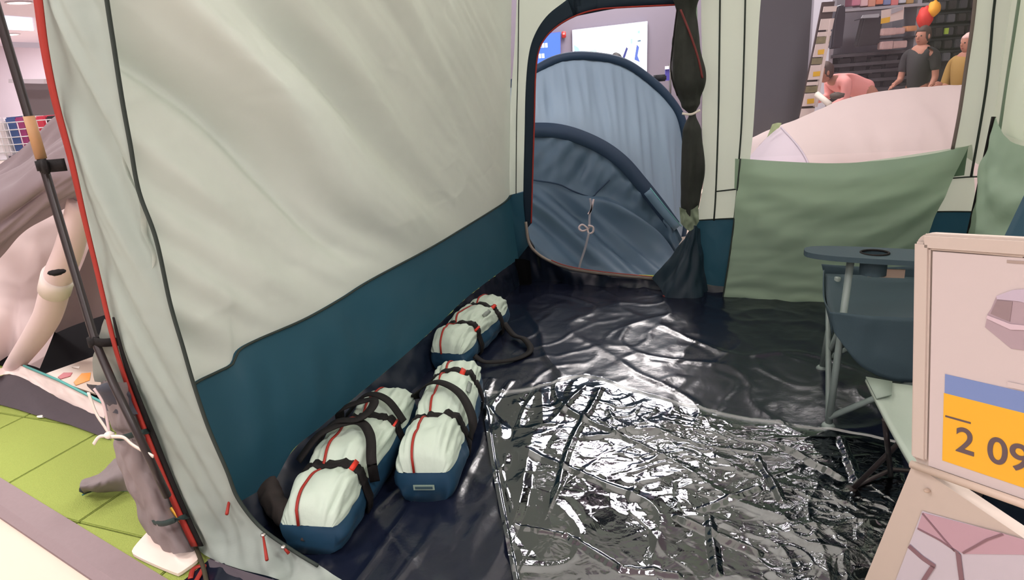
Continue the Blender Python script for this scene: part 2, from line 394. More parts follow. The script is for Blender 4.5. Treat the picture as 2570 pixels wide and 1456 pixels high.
# window pane
PANE = bpy.data.materials.new('clear_window_film'); PANE.use_nodes = True
_n = PANE.node_tree; _n.nodes.clear(); _o = _n.nodes.new('ShaderNodeOutputMaterial'); _m = _n.nodes.new('ShaderNodeMixShader')
_t = _n.nodes.new('ShaderNodeBsdfTransparent'); _g = _n.nodes.new('ShaderNodeBsdfGlossy'); _g.inputs['Roughness'].default_value = 0.12
_m.inputs[0].default_value = 0.05; _t.inputs[0].default_value = (0.96, 0.97, 0.97, 1)
_n.links.new(_t.outputs[0], _m.inputs[1]); _n.links.new(_g.outputs[0], _m.inputs[2]); _n.links.new(_m.outputs[0], _o.inputs[0])
link('window_pane', loft([[T(1.46, 0.004, 1.82)]+L(PB, wl[:5], 0.004), [T(2.42, 0.004, 1.82)]+L(PB, wr, 0.004)], 14, 14, dn(0.004, 3), -BX), PANE, tent)

# hanging green window cover, slung in front of the wall
cov_top = [PB(1858, 398, -0.03), PB(1960, 405, -0.06), PB(2090, 410, -0.09), PB(2200, 404, -0.09), PB(2330, 388, -0.06), PB(2432, 366, -0.03)]
cov_mid = [PB(1838, 590, -0.07), PB(2000, 600, -0.11), PB(2200, 590, -0.1), PB(2340, 560, -0.07)]
cov_bot = [PB(1813, 757, -0.1), PB(1900, 762, -0.12), PB(2060, 770, -0.13), PB(2180, 768, -0.11), PB(2290, 745, -0.1)]
def dcov(u, v, p):
    f = 0.03*math.sin(math.pi*u)*math.exp(-((v-0.12-0.18*math.sin(math.pi*u))/0.09)**2)
    f += 0.02*math.exp(-((v-0.3-0.25*math.sin(math.pi*u))/0.1)**2)
    f += 0.010*nz(u*3, v*6+u*2, 4)+0.006*nz(u*8+v*6, v*14, 1)
    if v > 0.75: f += 0.006*math.sin(60*v+6*nz(u*5, v*3))*(v-0.75)*4
    return f
link('window_cover', loft([cov_top, cov_mid, cov_bot], 120, 100, dcov, -BX), SAGE, tent)
link('cover_edge', tube([p-BX*0.004 for p in resample([cov_top[0], cov_mid[0], cov_bot[0]], 30)], 0.0045, 6), SEAM, tent)
link('window_gusset', loft([[PB(1845, 398), PB(1858, 400, -0.03)], [PB(1843, 472), PB(1850, 478, -0.04)]], 6, 8), SAGE, tent)
link('window_gusset', loft([[PB(2384, 378), PB(2430, 368, -0.03)], [PB(2376, 446), PB(2420, 440, -0.02)]], 6, 8), mat('gusset_green', (96, 124, 100), 0.7, transl=0.3), tent)

# --- right wall, running from the far right corner towards the camera
AR = 2.53
rc = [T(AR, 0, 2.06), T(AR, 0, 1.4), T(AR, 0, 0.9), T(AR, 0, 0.5)]
def RW(b, z): return T(AR+0.0, b, z)
link('right_wall_panel', loft([rc, [RW(-0.14, 2.06), RW(-0.14, 1.4), RW(-0.14, 0.9), RW(-0.14, 0.5)]], 40, 8, dn(0.008, 6, 5), -AX), CREAMF, tent)
link('right_wall_seam', tube([RW(-0.14, z)-AX*0.004 for z in (2.06, 1.5, 1.0, 0.5)], 0.008, 6, steps=20), mat('sage_seam', (120, 140, 122), 0.7), tent)
link('right_wall_panel', loft([[RW(-0.14, 2.06), RW(-2.7, 2.06)], [RW(-0.14, 0.9), RW(-2.7, 0.9)]], 60, 40, dn(0.02, 3, 5), -AX), mat('right_sage', (200, 214, 196), 0.7, transl=0.5), tent)
link('right_skirt', loft([[RW(0, 0.5), RW(-2.7, 0.5)], [RW(0, 0.16), RW(-2.7, 0.16)]], 60, 12, dn(0.02, 4, 5), -AX), TEAL, tent)
link('right_wall_panel', loft([[RW(-0.14, 0.9), RW(-2.7, 0.9)], [RW(-0.14, 0.5), RW(-2.7, 0.5)]], 60, 12, dn(0.01, 4, 5), -AX), CREAMF, tent)
link('right_sheet_edge', loft([[RW(0, 0.16), RW(-2.7, 0.16)], [RW(0.0, 0.003)-AX*0.04, RW(-2.7, 0.003)-AX*0.04]], 60, 8, dn(0.01, 4, 5), -AX), NAVY, tent)
rcv = [[RW(-0.22, 0.98)-AX*0.05, RW(-0.7, 0.92)-AX*0.09, RW(-1.3, 0.98)-AX*0.05], [RW(-0.2, 0.18)-AX*0.1, RW(-0.7, 0.16)-AX*0.14, RW(-1.3, 0.18)-AX*0.1]]
link('right_window_cover', loft(rcv, 50, 40, dcov, -AX), SAGE, tent)
link('cover_edge', tube([rcv[0][0]-AX*0.005, rcv[0][0].lerp(rcv[1][0], 0.5), rcv[1][0]], 0.01, 6, steps=20), BLACK, tent)

# --- roof (above the frame; it softens the light that reaches the inside)
ROOF = mat('roof_cloth', (232, 232, 222), 0.7, 0.2, transl=0.5)
link('roof', loft([[T(0.1, -2.75, 2.06), T(0.1, 0.0, 2.06)], [T(1.3, -2.75, 2.35), T(1.3, 0.0, 2.3)], [T(AR, -2.75, 2.06), T(AR, 0, 2.06)]], 20, 20, None, Z3), ROOF, tent)

# --- front panel left of the opening
FB = -2.7
zipE = [(88, -80), (100, 0), (116, 120), (142, 250), (182, 400), (215, 545), (252, 700), (290, 860), (318, 950), (365, 1075), (415, 1200), (458, 1300), (492, 1372)]
lowE = [(530, 1402), (600, 1428), (700, 1455), (850, 1520), (1050, 1600)]
opn = [(263, -80), (272, 0), (290, 120), (310, 250), (330, 360), (352, 480), (395, 600), (430, 760), (462, 870), (488, 960), (525, 1070), (572, 1180), (600, 1250), (655, 1320), (730, 1375), (800, 1418), (862, 1458), (1000, 1530), (1130, 1600)]
fz = L(PB, zipE, FB); fo = L(PB, opn, FB)
def flo(p): return Vector((p.x, p.y, max(p.z, 0.012)))
low3 = [flo(PZ(x, y, 0.02)) for x, y in lowE]
left_c = fz+low3
opn_c = fo[:13]+[PZ(655, 1320, 0.14), PZ(730, 1375, 0.09), PZ(800, 1418, 0.06), PZ(862, 1458, 0.045), PZ(1000, 1530, 0.04), PZ(1130, 1600, 0.04)]
def dfront(u, v, p):
    a, b = ab_of(p)
    w_ = math.sin(math.pi*min(1, max(0, v)))
    q = a*1.0+(p.z)*0.34
    return w_*(0.06*nz(q*11+3, p.z*0.8, 2)+0.022*nz(q*24, p.z*1.6, 4))*(1-0.6*max(0, (u-0.75)/0.25)) + 0.002*nz(a*30, p.z*30)
link('front_panel', loft([left_c, opn_c], 200, 46, dfront, -BX), FRONTG, tent)
link('opening_piping', tube([p-BX*0.004 for p in resample(opn_c[:16], 160)], 0.0055, 6), SEAM, tent)
zr = resample(L(PB, zipE, FB-0.03), 90)
link('red_front_zip', ribbon([p-AX*0.006 for p in zr], lambda t: 0.028-0.013*min(1, t*2.5)+0.012*max(0, t-0.6)*2.5, BX, thick=0.004), REDZ, tent)
link('black_zip_tape', ribbon([p+BX*0.004+AX*0.010 for p in zr[48:]], lambda t: 0.006+0.026*min(1, t*2), BX, thick=0.003), BLACK, tent)
link('edge_flap', loft([[p-AX*(0.05-0.02*i/50)-BX*0.0+BX*0.03 for i, p in enumerate(resample(fz[:6], 50))], [p+BX*0.004 for p in resample(fz[:6], 50)]], 40, 6, dn(0.008, 20)), mat('flap_grey', (160, 165, 158), 0.7, transl=0.2), tent)
# upper part of the opening, above the frame
link('front_panel', loft([[PB(88, -80, FB), T(-0.1, FB, 2.06)], [PB(263, -80, FB), T(0.25, FB, 2.06)]], 10, 8), FRONTG, tent)

# zip sliders with red cord pulls
for (x, y, x2, y2, h) in ((592, 1222, 588, 1275, 0.22), (672, 1332, 688, 1388, 0.13), (722, 1362, 742, 1372, 0.11)):
    p = PZ(x, y, h)-BX*0.02; q = PZ(x2, y2, h-0.02)-BX*0.03
    q = p+(q-p)
    zs = link('zip_slider', ball(p, 0.008, 0.008, 0.006, 10), METAL, tent)
    link('zip_pull', tube([p, p.lerp(q, 0.5), q], lambda t: 0.003+0.002*t, 6), REDZ, zs)
# dark rolled door flap behind the opening edge
rp = L(PZ, [(618, 1200), (640, 1230), (664, 1268), (692, 1308), (722, 1340), (752, 1366)], 0.07)
rp = [p+BX*0.035 for p in rp]
def rroll(t): return 0.048*(1-0.5*t)*(1+0.10*math.sin(t*23))*min(1, 0.6+t*3)
bmr = tube(rp, rroll, 18, steps=70)
for v in bmr.verts: v.co += Vector((nz(v.co.x*30, v.co.y*30, v.co.z*30)*0.012, nz(v.co.y*28, v.co.z*30, 4)*0.01, nz(v.co.x*35, v.co.z*35, 9)*0.012))
link('rolled_door', bmr, mat('roll_brown', (56, 50, 48), 0.7, 0.3, bump=0.3, scale=40), tent)

# --- black steel pole with its straps and wrapped label
pp = [PB(-14, 0, FB-0.02), PB(0, 70, FB-0.02), PB(60, 320, FB-0.02), PB(120, 520, FB-0.02), PB(240, 860, FB-0.02), PB(300, 1000, FB-0.02), PB(365, 1140, FB-0.02), PB(440, 1310, FB-0.02)]
pl0 = pp[0]; pl1 = pp[4]
ptop = pl0+(pl0-pl1)*0.35
pole = link('pole', tube([ptop, pl0, pl1, PB(285, 965, FB-0.09), PB(375, 1150, FB-0.12), PB(420, 1245, FB-0.09)], 0.011, 12), POLE, tent)
link('pole_label', tube([pl0.lerp(pl1, 0.305), pl0.lerp(pl1, 0.425)], 0.0135, 14), mat('label_tan', (168, 128, 88), 0.6, vary=0.1, scale=30), pole)
def strap(p, q, w, m=BLACK, nm='pole_strap'): return link(nm, ribbon([p, p.lerp(q, 0.5)-BX*0.01, q], w, BX, steps=10, thick=0.004), m, tent)
s1 = strap(pl0.lerp(pl1, 0.445)-BX*0.012, PB(165, 413, FB-0.01), 0.032)
link('buckle', box(PB(113, 418, FB-0.04), 0.02, 0.012, 0.038, TH, bev=0.003), BLACK, s1)
link('pole_strap', tube([pl0.lerp(pl1, 0.43), pl0.lerp(pl1, 0.458)], 0.017, 12), BLACK, tent)
strap(PB(236, 856, FB-0.03), PB(294, 858, FB-0.012), 0.024)
link('pole_strap', tube([PB(234, 846, FB-0.02), PB(240, 868, FB-0.02)], 0.018, 12), BLACK, tent)

# --- grey gathered fabric (rolled mud skirt and door) hanging outside the zip edge
gl = L(PB, [(252, 955), (262, 1010), (280, 1075), (284, 1105), (292, 1150), (310, 1200), (335, 1270), (362, 1330), (400, 1386)], FB-0.0)
gm = L(PB, [(282, 958), (300, 1020), (315, 1080), (322, 1112), (335, 1165), (362, 1225), (392, 1290), (420, 1345), (445, 1390)], FB-0.07)
gr = L(PB, [(328, 962), (350, 1030), (376, 1100), (385, 1130), (400, 1175), (430, 1240), (455, 1300), (480, 1350), (497, 1382)], FB-0.005)
def dg(u, v, p): return 0.012*nz(v*5, u*5, 3)+0.008*nz(u*12+v*3, v*4, 8)-0.012*math.exp(-((u-0.3)/0.03)**2)
grey = link('gathered_skirt', loft([gl, gm, gr], 110, 40, dg, -BX), GREYF, tent)
for pts, nm in (([(278, 1092), (300, 1100), (345, 1088), (372, 1082)], 'elastic_band'), ([(372, 1306), (405, 1315), (445, 1303), (470, 1296)], 'elastic_band')):
    bb = [PB(pts[0][0], pts[0][1], FB-0.02), PB(pts[1][0], pts[1][1], FB-0.085), PB(pts[2][0], pts[2][1], FB-0.09), PB(pts[3][0], pts[3][1], FB-0.03)]
    link(nm, ribbon(bb, 0.016, BX, steps=16, thick=0.004), mat('band_green', (32, 52, 50), 0.8), tent)
link('sage_flap', loft([L(PB, [(262, 800), (240, 870), (232, 905), (238, 958)], FB-0.015), L(PB, [(280, 815), (296, 870), (312, 920), (330, 965)], FB-0.01)], 24, 10, dn(0.01, 12)), mat('sage_grey', (138, 142, 134), 0.7, transl=0.2), tent)
link('dark_flap', loft([L(PB, [(218, 962), (240, 990), (262, 1030)], FB-0.03), L(PB, [(240, 968), (285, 985), (300, 1040)], FB-0.06), L(PB, [(300, 965), (332, 990), (350, 1040)], FB-0.03)], 24, 10, dn(0.02, 14)), mat('dk_flap', (62, 64, 74), 0.7, bump=0.2), tent)
foot = [L(PZ, [(290, 1150), (250, 1185), (205, 1205)], 0.05), L(PZ, [(325, 1180), (270, 1200), (200, 1222)], 0.09), L(PZ, [(335, 1232), (270, 1232), (212, 1240)], 0.015)]
link('skirt_tail', loft(foot, 30, 20, dn(0.012, 14), Z3), GREYF, tent)
link('tail_mouth', ball(PZ(218, 1226, 0.03), 0.025, 0.02, 0.018, 14, 0.2), mat('tail_dark', (38, 44, 50), 0.7), tent)
link('tail_trim', tube([PZ(206, 1243, 0.012), PZ(240, 1232, 0.012), PZ(335, 1232, 0.012)], 0.003, 6, steps=12), mat('trim_teal', (40, 110, 110), 0.6), tent)
# white tie tapes
tie = thing('tie_cord', PB(274, 1095, FB-0.1), 'pale flat tie cord knotted around the grey gathered fabric outside', 'cord')
def tp(pts, w, b=FB-0.1): return ribbon(L(PB, pts, b), w, BX, steps=24, thick=0.003)
link('cord_loop', tp([(222, 985), (240, 1035), (262, 1070), (275, 1090)], 0.010), WHITEW, tie)
link('cord_loop', tp([(236, 975), (258, 1010), (268, 1050), (275, 1090)], 0.009), mat('tape_pink', (206, 186, 186), 0.7), tie)
link('cord_end', tp([(278, 1095), (250, 1096), (235, 1115)], 0.009), WHITEW, tie)
link('cord_end', tp([(280, 1096), (310, 1098), (335, 1118), (385, 1146)], 0.010, FB-0.12), WHITEW, tie)
link('knot', ball(PB(274, 1092, FB-0.11), 0.014, 0.012, 0.01, 12, 0.3), WHITEW, tie)
# white plastic foot plate, ground webbing
plate_c = [(370, 1343), (430, 1340), (505, 1393), (460, 1440), (440, 1444), (345, 1402), (335, 1385)]
bm = poly([p for p in resample(L(PZ, plate_c+[plate_c[0]], 0.004), 40)[:-1]], 0.01, Z3)
tag(link('base_plate', bm, mat('plate_white', (238, 220, 208), 0.4), smooth=False), 'flat white base plate on green carpet under the grey gathered fabric', 'base plate')
link('anchor_loop', ribbon([p for p in L(PZ, [(478, 1452), (486, 1428), (512, 1420), (500, 1445), (490, 1462)], 0.02)], 0.014, Z3, steps=20, thick=0.003), REDZ, tent)
link('ground_web', tube(L(PZ, [(488, 1365), (500, 1395), (512, 1430), (520, 1470)], 0.02), 0.007, 6, steps=14), mat('web_olive', (60, 54, 36), 0.8), tent)
link('yellow_tag', ribbon([PB(428, 1274, FB-0.03), PB(455, 1312, FB-0.03)], 0.011, BX, thick=0.003), mat('tag_yellow', (222, 170, 60), 0.6), tent)
link('outer_mud_flap', loft([L(PZ, [(520, 1402), (620, 1436), (760, 1475)], 0.03), L(PZ, [(530, 1440), (600, 1470), (700, 1520)], 0.004)], 20, 8, dn(0.006, 14), Z3), DGREYF, tent)

# --- rolled-back door bundle at the right of the far doorway
cp = [(1722, -40), (1722, 30), (1722, 110), (1728, 200), (1734, 262), (1738, 285), (1736, 330), (1738, 420), (1733, 500), (1728, 560)]
rw = [0.09, 0.05, 0.075, 0.085, 0.05, 0.020, 0.05, 0.062, 0.055, 0.035]
def rr(t):
    x = t*(len(rw)-1); i = min(int(x), len(rw)-2); f = x-i; f = f*f*(3-2*f); return rw[i]*(1-f)+rw[i+1]*f
bmr = bmesh.new(); pts = [PB(x, y, -0.05) for x, y in cp]; NP = 80; ps = []
for k in range(NP):
    x = k/(NP-1)*(len(pts)-1); i = min(int(x), len(pts)-2); ps.append(pts[i].lerp(pts[i+1], x-i))
bmr = tube(ps, rr, 28)
for v in bmr.verts:
    a, b = ab_of(v.co); k = 0.022*nz(a*30, v.co.z*2.5, 1)+0.01*nz(a*60, v.co.z*6, 3); v.co += -BX*k+AX*0.5*k
door = link('rolled_door', bmr, DKROLL, tent)
link('red_door_zip', tube(L(PB, [(1708, 24), (1732, 85), (1752, 145), (1763, 196)], -0.125), 0.006, 6, steps=24), mat('zip_dark_red', (104, 34, 34), 0.6), door)
link('door_piping', tube(L(PB, [(1700, 20), (1690, 100), (1684, 180), (1700, 240)], -0.12), 0.004, 6, steps=24), BLACK, door)
link('door_tie', ribbon(L(PB, [(1712, 285), (1735, 287), (1757, 276)], -0.09), 0.012, BX, steps=10, thick=0.006), WHITEW, tent)
link('door_green_edge', loft([L(PB, [(1750, 10), (1752, 120), (1756, 180)], -0.02), L(PB, [(1708, 10), (1722, 60), (1750, 130)], -0.03)], 16, 6), SAGE, tent)
link('door_hem', loft([L(PB, [(1705, 520), (1730, 528), (1752, 515)], -0.1), L(PB, [(1708, 560), (1732, 580), (1755, 556)], -0.12)], 24, 12, dn(0.02, 22), -BX), mat('hem_sage', (110, 124, 104), 0.7), tent)
fan0 = [PB(1735, 572, -0.06), PB(1745, 566, -0.12), PB(1755, 575, -0.05)]
fan1 = [PB(1690, 640, -0.05), PB(1730, 650, -0.14), PB(1768, 650, -0.04)]
fan2 = [PB(1641, 700, -0.05), PB(1665, 740, -0.14), PB(1715, 764, -0.2), PB(1768, 758, -0.1), PB(1778, 735, -0.02)]
def dfan(u, v, p): return 0.03*v*math.sin(u*17+2*v)*0.6+0.012*nz(u*9, v*4, 2)
link('door_lower_cloth', loft([fan0, fan1, fan2], 60, 40, dfan, -BX), mat('navy_cloth', (30, 48, 60), 0.5, 0.4, bump=0.15, scale=30), tent)
link('red_door_zip', tube([p-BX*0.015 for p in resample(fan2[1:4], 30)], 0.005, 6), mat('zip_dark_red', (120, 38, 36)), tent)
link('corner_pocket', loft([L(PB, [(1288, 650), (1310, 650), (1330, 655)], -0.06), L(PB, [(1290, 715), (1312, 722), (1335, 712)], -0.07)], 12, 10, dn(0.01, 14), -BX), mat('pocket_black', (8, 8, 10), 0.9, 0.1), tent)

# --- ground sheet with soft creases
GS = mat('groundsheet_navy', (17, 22, 38), 0.22, 0.5, bump=0.5, scale=16, vary=0.15, detail=6)
def gheight(a, b):
    h = 0.004*nz(a*2.2, b*2.2, 1)+0.004*nz(a*6+b*2, b*5, 4)+0.0012*nz(a*22, b*18, 5)
    r = 1-abs(nz(a*2.4+b*1.3, b*2.4, 8))*7
    if r > 0: h += 0.007*r*r
    r = 1-abs(nz(a*5+3, b*4-a, 11))*6
    if r > 0: h += 0.003*r
    if a < 0.95 and b < -1.4:
        r = 1-abs(nz(a*8+b*0.8, b*1.3-a, 21))*6
        if r > 0: h += 0.009*r
        h += 0.003*nz(a*16, b*3, 5)
    return h
rows = []
for i in range(230):
    b = -3.0+3.05*i/229
    rows.append([T(0.03+2.5*j/229, b, max(0.004, 0.012+gheight(0.03+2.5*j/229, b))) for j in range(230)])
gsb = grid_from(rows); gsb.normal_update()
if sum(f.normal.z for f in gsb.faces) < 0: bmesh.ops.reverse_faces(gsb, faces=gsb.faces)
link('groundsheet', gsb, GS, tent)

# ------------------------------------------------------------------ clear plastic film on the ground sheet
FILM = bpy.data.materials.new('clear_film'); FILM.use_nodes = True
n = FILM.node_tree; n.nodes.clear(); out = n.nodes.new('ShaderNodeOutputMaterial'); mx = n.nodes.new('ShaderNodeMixShader')
tr = n.nodes.new('ShaderNodeBsdfTransparent'); tr.inputs[0].default_value = (0.86, 0.87, 0.87, 1)
gg = n.nodes.new('ShaderNodeBsdfGlossy'); gg.inputs['Roughness'].default_value = 0.05; gg.inputs[0].default_value = (0.90, 0.94, 1.0, 1)
fr = n.nodes.new('ShaderNodeFresnel'); fr.inputs[0].default_value = 2.7
tc = n.nodes.new('ShaderNodeTexCoord'); n1 = n.nodes.new('ShaderNodeTexNoise'); n1.inputs['Scale'].default_value = 14; n1.inputs['Detail'].default_value = 5; n1.inputs['Distortion'].default_value = 1.5
n.links.new(tc.outputs['Object'], n1.inputs['Vector'])
bp = n.nodes.new('ShaderNodeBump'); bp.inputs['Strength'].default_value = 0.5; bp.inputs['Distance'].default_value = 0.02
n.links.new(n1.outputs[0], bp.inputs['Height'])
at = n.nodes.new('ShaderNodeAttribute'); at.attribute_name = 'crumple'; n.links.new(at.outputs['Fac'], bp.inputs['Strength'])
for q in (gg, fr): n.links.new(bp.outputs[0], q.inputs['Normal'])
n.links.new(fr.outputs[0], mx.inputs[0]); n.links.new(tr.outputs[0], mx.inputs[1]); n.links.new(gg.outputs[0], mx.inputs[2]); n.links.new(mx.outputs[0], out.inputs[0])
f_top = L(PZ, [(1205, 985), (1330, 975), (1460, 942), (1580, 975), (1700, 1010), (1850, 1045), (2000, 1068), (2140, 1085), (2260, 1110)], 0.02)
f_mid = L(PZ, [(1235, 1180), (1500, 1200), (1900, 1250), (2300, 1300)], 0.02)
f_bot = L(PZ, [(1300, 1520), (1700, 1560), (2050, 1560), (2500, 1540)], 0.02)
NU, NV = 420, 360
CREASES = []
for (x0, y0, x1, y1, am, wd_) in ((1216, 1090, 1262, 1290, 0.012, 0.014), (1262, 1290, 1285, 1440, 0.010, 0.012), (1235, 1080, 1285, 1290, 0.008, 0.010), (1300, 1320, 1420, 1345, 0.008, 0.012),
                              (1420, 1345, 1560, 1430, 0.012, 0.016), (1560, 1430, 1700, 1445, 0.012, 0.016), (1700, 1300, 1900, 1390, 0.014, 0.02), (1960, 1120, 2110, 1200, 0.014, 0.02), (2110, 1100, 2150, 1210, 0.014, 0.018),
                              (1760, 1280, 1900, 1230, 0.012, 0.018), (1900, 1150, 1960, 1260, 0.012, 0.016), (1780, 1300, 1800, 1440, 0.012, 0.018)):
    pq = [PZ(x0, y0, 0.02), PZ(x1, y1, 0.02)]
    CREASES.append((Vector(ab_of(pq[0])), Vector(ab_of(pq[1])), am, wd_))
cs = [resample(c, NU) for c in (f_top, f_mid, f_bot)]
rows = []; CRU = []
cc = [resample([c[k] for c in cs], NV) for k in range(NU)]
for i in range(NV):
    r = []
    for k in range(NU):
        p = cc[k][i]; a, b = ab_of(p)
        u, v = k/(NU-1), i/(NV-1)
        # the film is crumpled in a broad patch and lies flatter in front of it
        cr_ = math.exp(-(((u-0.42)/0.24)**2+((v-0.25)/0.20)**2))+0.9*math.exp(-(((u-0.85)/0.24)**2+((v-0.6)/0.5)**2))
        cr_ = min(1.0, 0.05+cr_*(0.7+0.8*nz(a*3, b*3, 14))); CRU.append(0.03+0.42*cr_)
        h = 0.010*nz(a*4, b*4, 2)*cr_
        w1 = nz(a*3, b*3, 6)*0.6
        for (f, am, sd) in ((5, 0.012, 1.0), (11, 0.007, 5.0), (24, 0.0035, 9.0)):
            rd = 1-abs(noise.noise(Vector((a*f*0.8+w1, b*f+w1*1.5, sd))))*4.2
            if rd > 0: h += am*rd*rd*cr_
        for (q1, q2, am, wd_) in CREASES:
            dd = q2-q1; t_ = max(0, min(1, ((a-q1.x)*dd.x+(b-q1.y)*dd.y)/(dd.x*dd.x+dd.y*dd.y)))
            ds = math.hypot(a-q1.x-dd.x*t_, b-q1.y-dd.y*t_)+0.006*nz(t_*9, am*100)
            if ds < wd_: h += am*(1-abs(ds)/wd_)
        e = min(u*10, v*14, 1)
        h = h*e+0.004
        if u < 0.012 or v < 0.01: h += 0.008
        r.append(Vector((p.x, p.y, 0.014+max(gheight(a, b), 0)+h)))
    rows.append(r)
fbm_ = grid_from(rows); fbm_.normal_update()
if sum(f.normal.z for f in fbm_.faces) < 0: bmesh.ops.reverse_faces(fbm_, faces=fbm_.faces)
film = link('plastic_sheet', fbm_, FILM)
ca_ = film.data.attributes.new('crumple', 'FLOAT', 'POINT'); ca_.data.foreach_set('value', CRU)
tag(film, 'clear crinkled plastic sheet spread over the dark tent floor', 'plastic sheet')

# ------------------------------------------------------------------ carry bags
def make_bag(origin, ang, Lb, Wb, Hb, seed, label, loops, endlabel=False, cuts=(0.24, 0.70), tabs=((0.72, 0.6),), sidelabel=None, bend=0.0):
    root = thing('carry_bag', origin, label, 'bag', 'tent carry bags along the left wall')
    ca, sa = math.cos(ang), math.sin(ang); ex = Vector((sa, -ca, 0)); ey = Vector((ca, sa, 0)); o = Vector(origin)
    H1 = Hb*0.52
    def cinch(s): return sum(math.exp(-((s-c)/0.06)**2) for c in cuts)
    def e_(s, k=0.2, pw=2.4):
        d = min(s, 1-s)/k
        return 1.0 if d >= 1 else max(0.0, 1-(1-d)**pw)**(1/pw)
    def P(s, f):   # f 0..1 around the upper cover, from the left to the right edge
        w_ = Wb/2*(1-0.09*cinch(s))*(0.72+0.28*e_(s, 0.3)); h_ = (Hb-H1)*(1-0.30*cinch(s))*e_(s, 0.22)
        t = math.pi*(1-f); c_, s_ = math.cos(t), math.sin(t)
        x = w_*math.copysign(abs(c_)**0.75, c_); z = H1*(1-0.06*math.sin(s*8+seed))+h_*abs(s_)**0.8
        k = math.sin(math.pi*f)**0.5
        wr_ = 0.012*nz(f*9+seed, s*3.5, seed)+0.010*nz(f*18+seed, s*7+seed, 3)+0.012*nz(f*4, s*6+seed, 9)
        r_ = 1-abs(nz(f*10+seed*2, s*5+f*3, 6))*6
        if r_ > 0: wr_ -= 0.008*r_
        z += wr_*k*(0.4+0.6*e_(s, 0.2)); x += wr_*0.6*c_
        y = (s-0.5)*Lb
        x += bend*(s-0.5)**2
        return x, y, z
    def Wd(x, y, z): return o+ex*x+ey*y+Vector((0, 0, z))
    rows = [[Wd(*P(i/70, j/40)) for j in range(41)] for i in range(71)]
    link('bag_cover', grid_from(rows), BAGP, root)
    # blue lower tub
    rows = []
    def Bp(s, f):  # f 0..1: left edge down, across the bottom, up to the right edge
        xl, y, zl = P(s, 0.0); xr, _, zr_ = P(s, 1.0)
        e2 = 0.9+0.1*e_(s, 0.1)
        bl = 0.012*nz(s*6+seed, f*9, 2)
        pts_ = [(xl, zl), (xl*1.04-0.004, H1*0.55), (xl*0.92, 0.012), (xl*0.6, 0.0), (0, 0), (xr*0.6, 0.0), (xr*0.92, 0.012), (xr*1.04+0.004, H1*0.55), (xr, zr_)]
        q = f*8; i = min(int(q), 7); t = q-i
        return pts_[i][0]*(1-t)+pts_[i+1][0]*t+bl*(1 if f > 0.5 else -1)*(1 if f < 0.25 or f > 0.75 else 0), y, pts_[i][1]*(1-t)+pts_[i+1][1]*t
    bm = bmesh.new()
    G = [[bm.verts.new(Wd(*Bp(i/40, j/32))) for j in range(33)] for i in range(41)]
    for i in range(40):
        for j in range(32): bm.faces.new((G[i][j], G[i][j+1], G[i+1][j+1], G[i+1][j]))
    bm.faces.new(G[0][::-1]); bm.faces.new(G[-1])
    link("bag_base", bm, BAGB, root)
    # zip along the top
    zp = [Wd(P(s/60, 0.42)[0], P(s/60, 0.42)[1]+(s-30)/30*0.005, P(s/60, 0.42)[2]+0.003) for s in range(0, 61)]
    link('zip', ribbon(zp, 0.008, Z3, thick=0.004), REDZ, root)
    # webbing straps around the bag
    def around(s, off=0.008, f0=0.0, f1=1.0, n_=36):
        c_ = Wd(0, (s-0.5)*Lb, H1); out_ = []
        for k in range(n_+1):
            f = f0+(f1-f0)*k/n_; p = Wd(*P(s, f)); d = p-c_; d -= ey*d.dot(ey); out_.append(p+d.normalized()*off)
        return out_
    for ci, s in enumerate(cuts):
        ar = around(s); lft = ar[0]; rgt = ar[-1]
        path = [lft+Vector((0, 0, -H1+0.012))-ex*0.004, lft+Vector((0, 0, -H1*0.5))-ex*0.012]+ar+[rgt+Vector((0, 0, -H1*0.5))+ex*0.012, rgt+Vector((0, 0, -H1+0.012))+ex*0.004]
        nr = []
        for q in path:
            d = q-Wd(0, (s-0.5)*Lb, H1*0.7); d -= ey*d.dot(ey); nr.append(d.normalized())
        st = link('strap', ribbon(path, 0.040, nr, thick=0.005), BLACK, root)
        for (ts, tf) in tabs:
            if abs(ts-s) < 0.06:
                k = int(tf*36)+2
                link('red_loop', ribbon(path[k-1:k+2], 0.044, nr[k-1:k+2], thick=0.014), RED, st)
    for lp in loops:   # free carrying handles: (x, s, z) points
        pts_ = [Wd(x, (s-0.5)*Lb, z) for x, s, z in lp]
        link('carry_handle', ribbon(pts_, 0.032, Z3, steps=50, thick=0.005), BLACK, root)
    if sidelabel:
        f = 0.76; pts_ = [Wd(*P(s, f)) for s in (sidelabel, sidelabel+0.03, sidelabel+0.06, sidelabel+0.09, sidelabel+0.12)]
        pts_ = [p+ex*0.005+Vector((0, 0, 0.007)) for p in pts_]
        link('side_label', ribbon(pts_, 0.020, (ex+Z3).normalized(), thick=0.002), mat('label_grey', (120, 130, 124), 0.6, vary=0.5, scale=160), root)
    if endlabel:
        c_ = Wd(0, -0.5*Lb, H1*0.55)-ey*0.003
        lb = link('end_label', box(c_, 0.07, 0.003, 0.018, ang-math.pi/2), mat('label_pale', (130, 150, 136), 0.6), root, smooth=False)
        link('label_print', box(c_-ey*0.002, 0.058, 0.002, 0.009, ang-math.pi/2), mat('label_dark', (50, 74, 82), 0.6), lb, smooth=False)
    return root
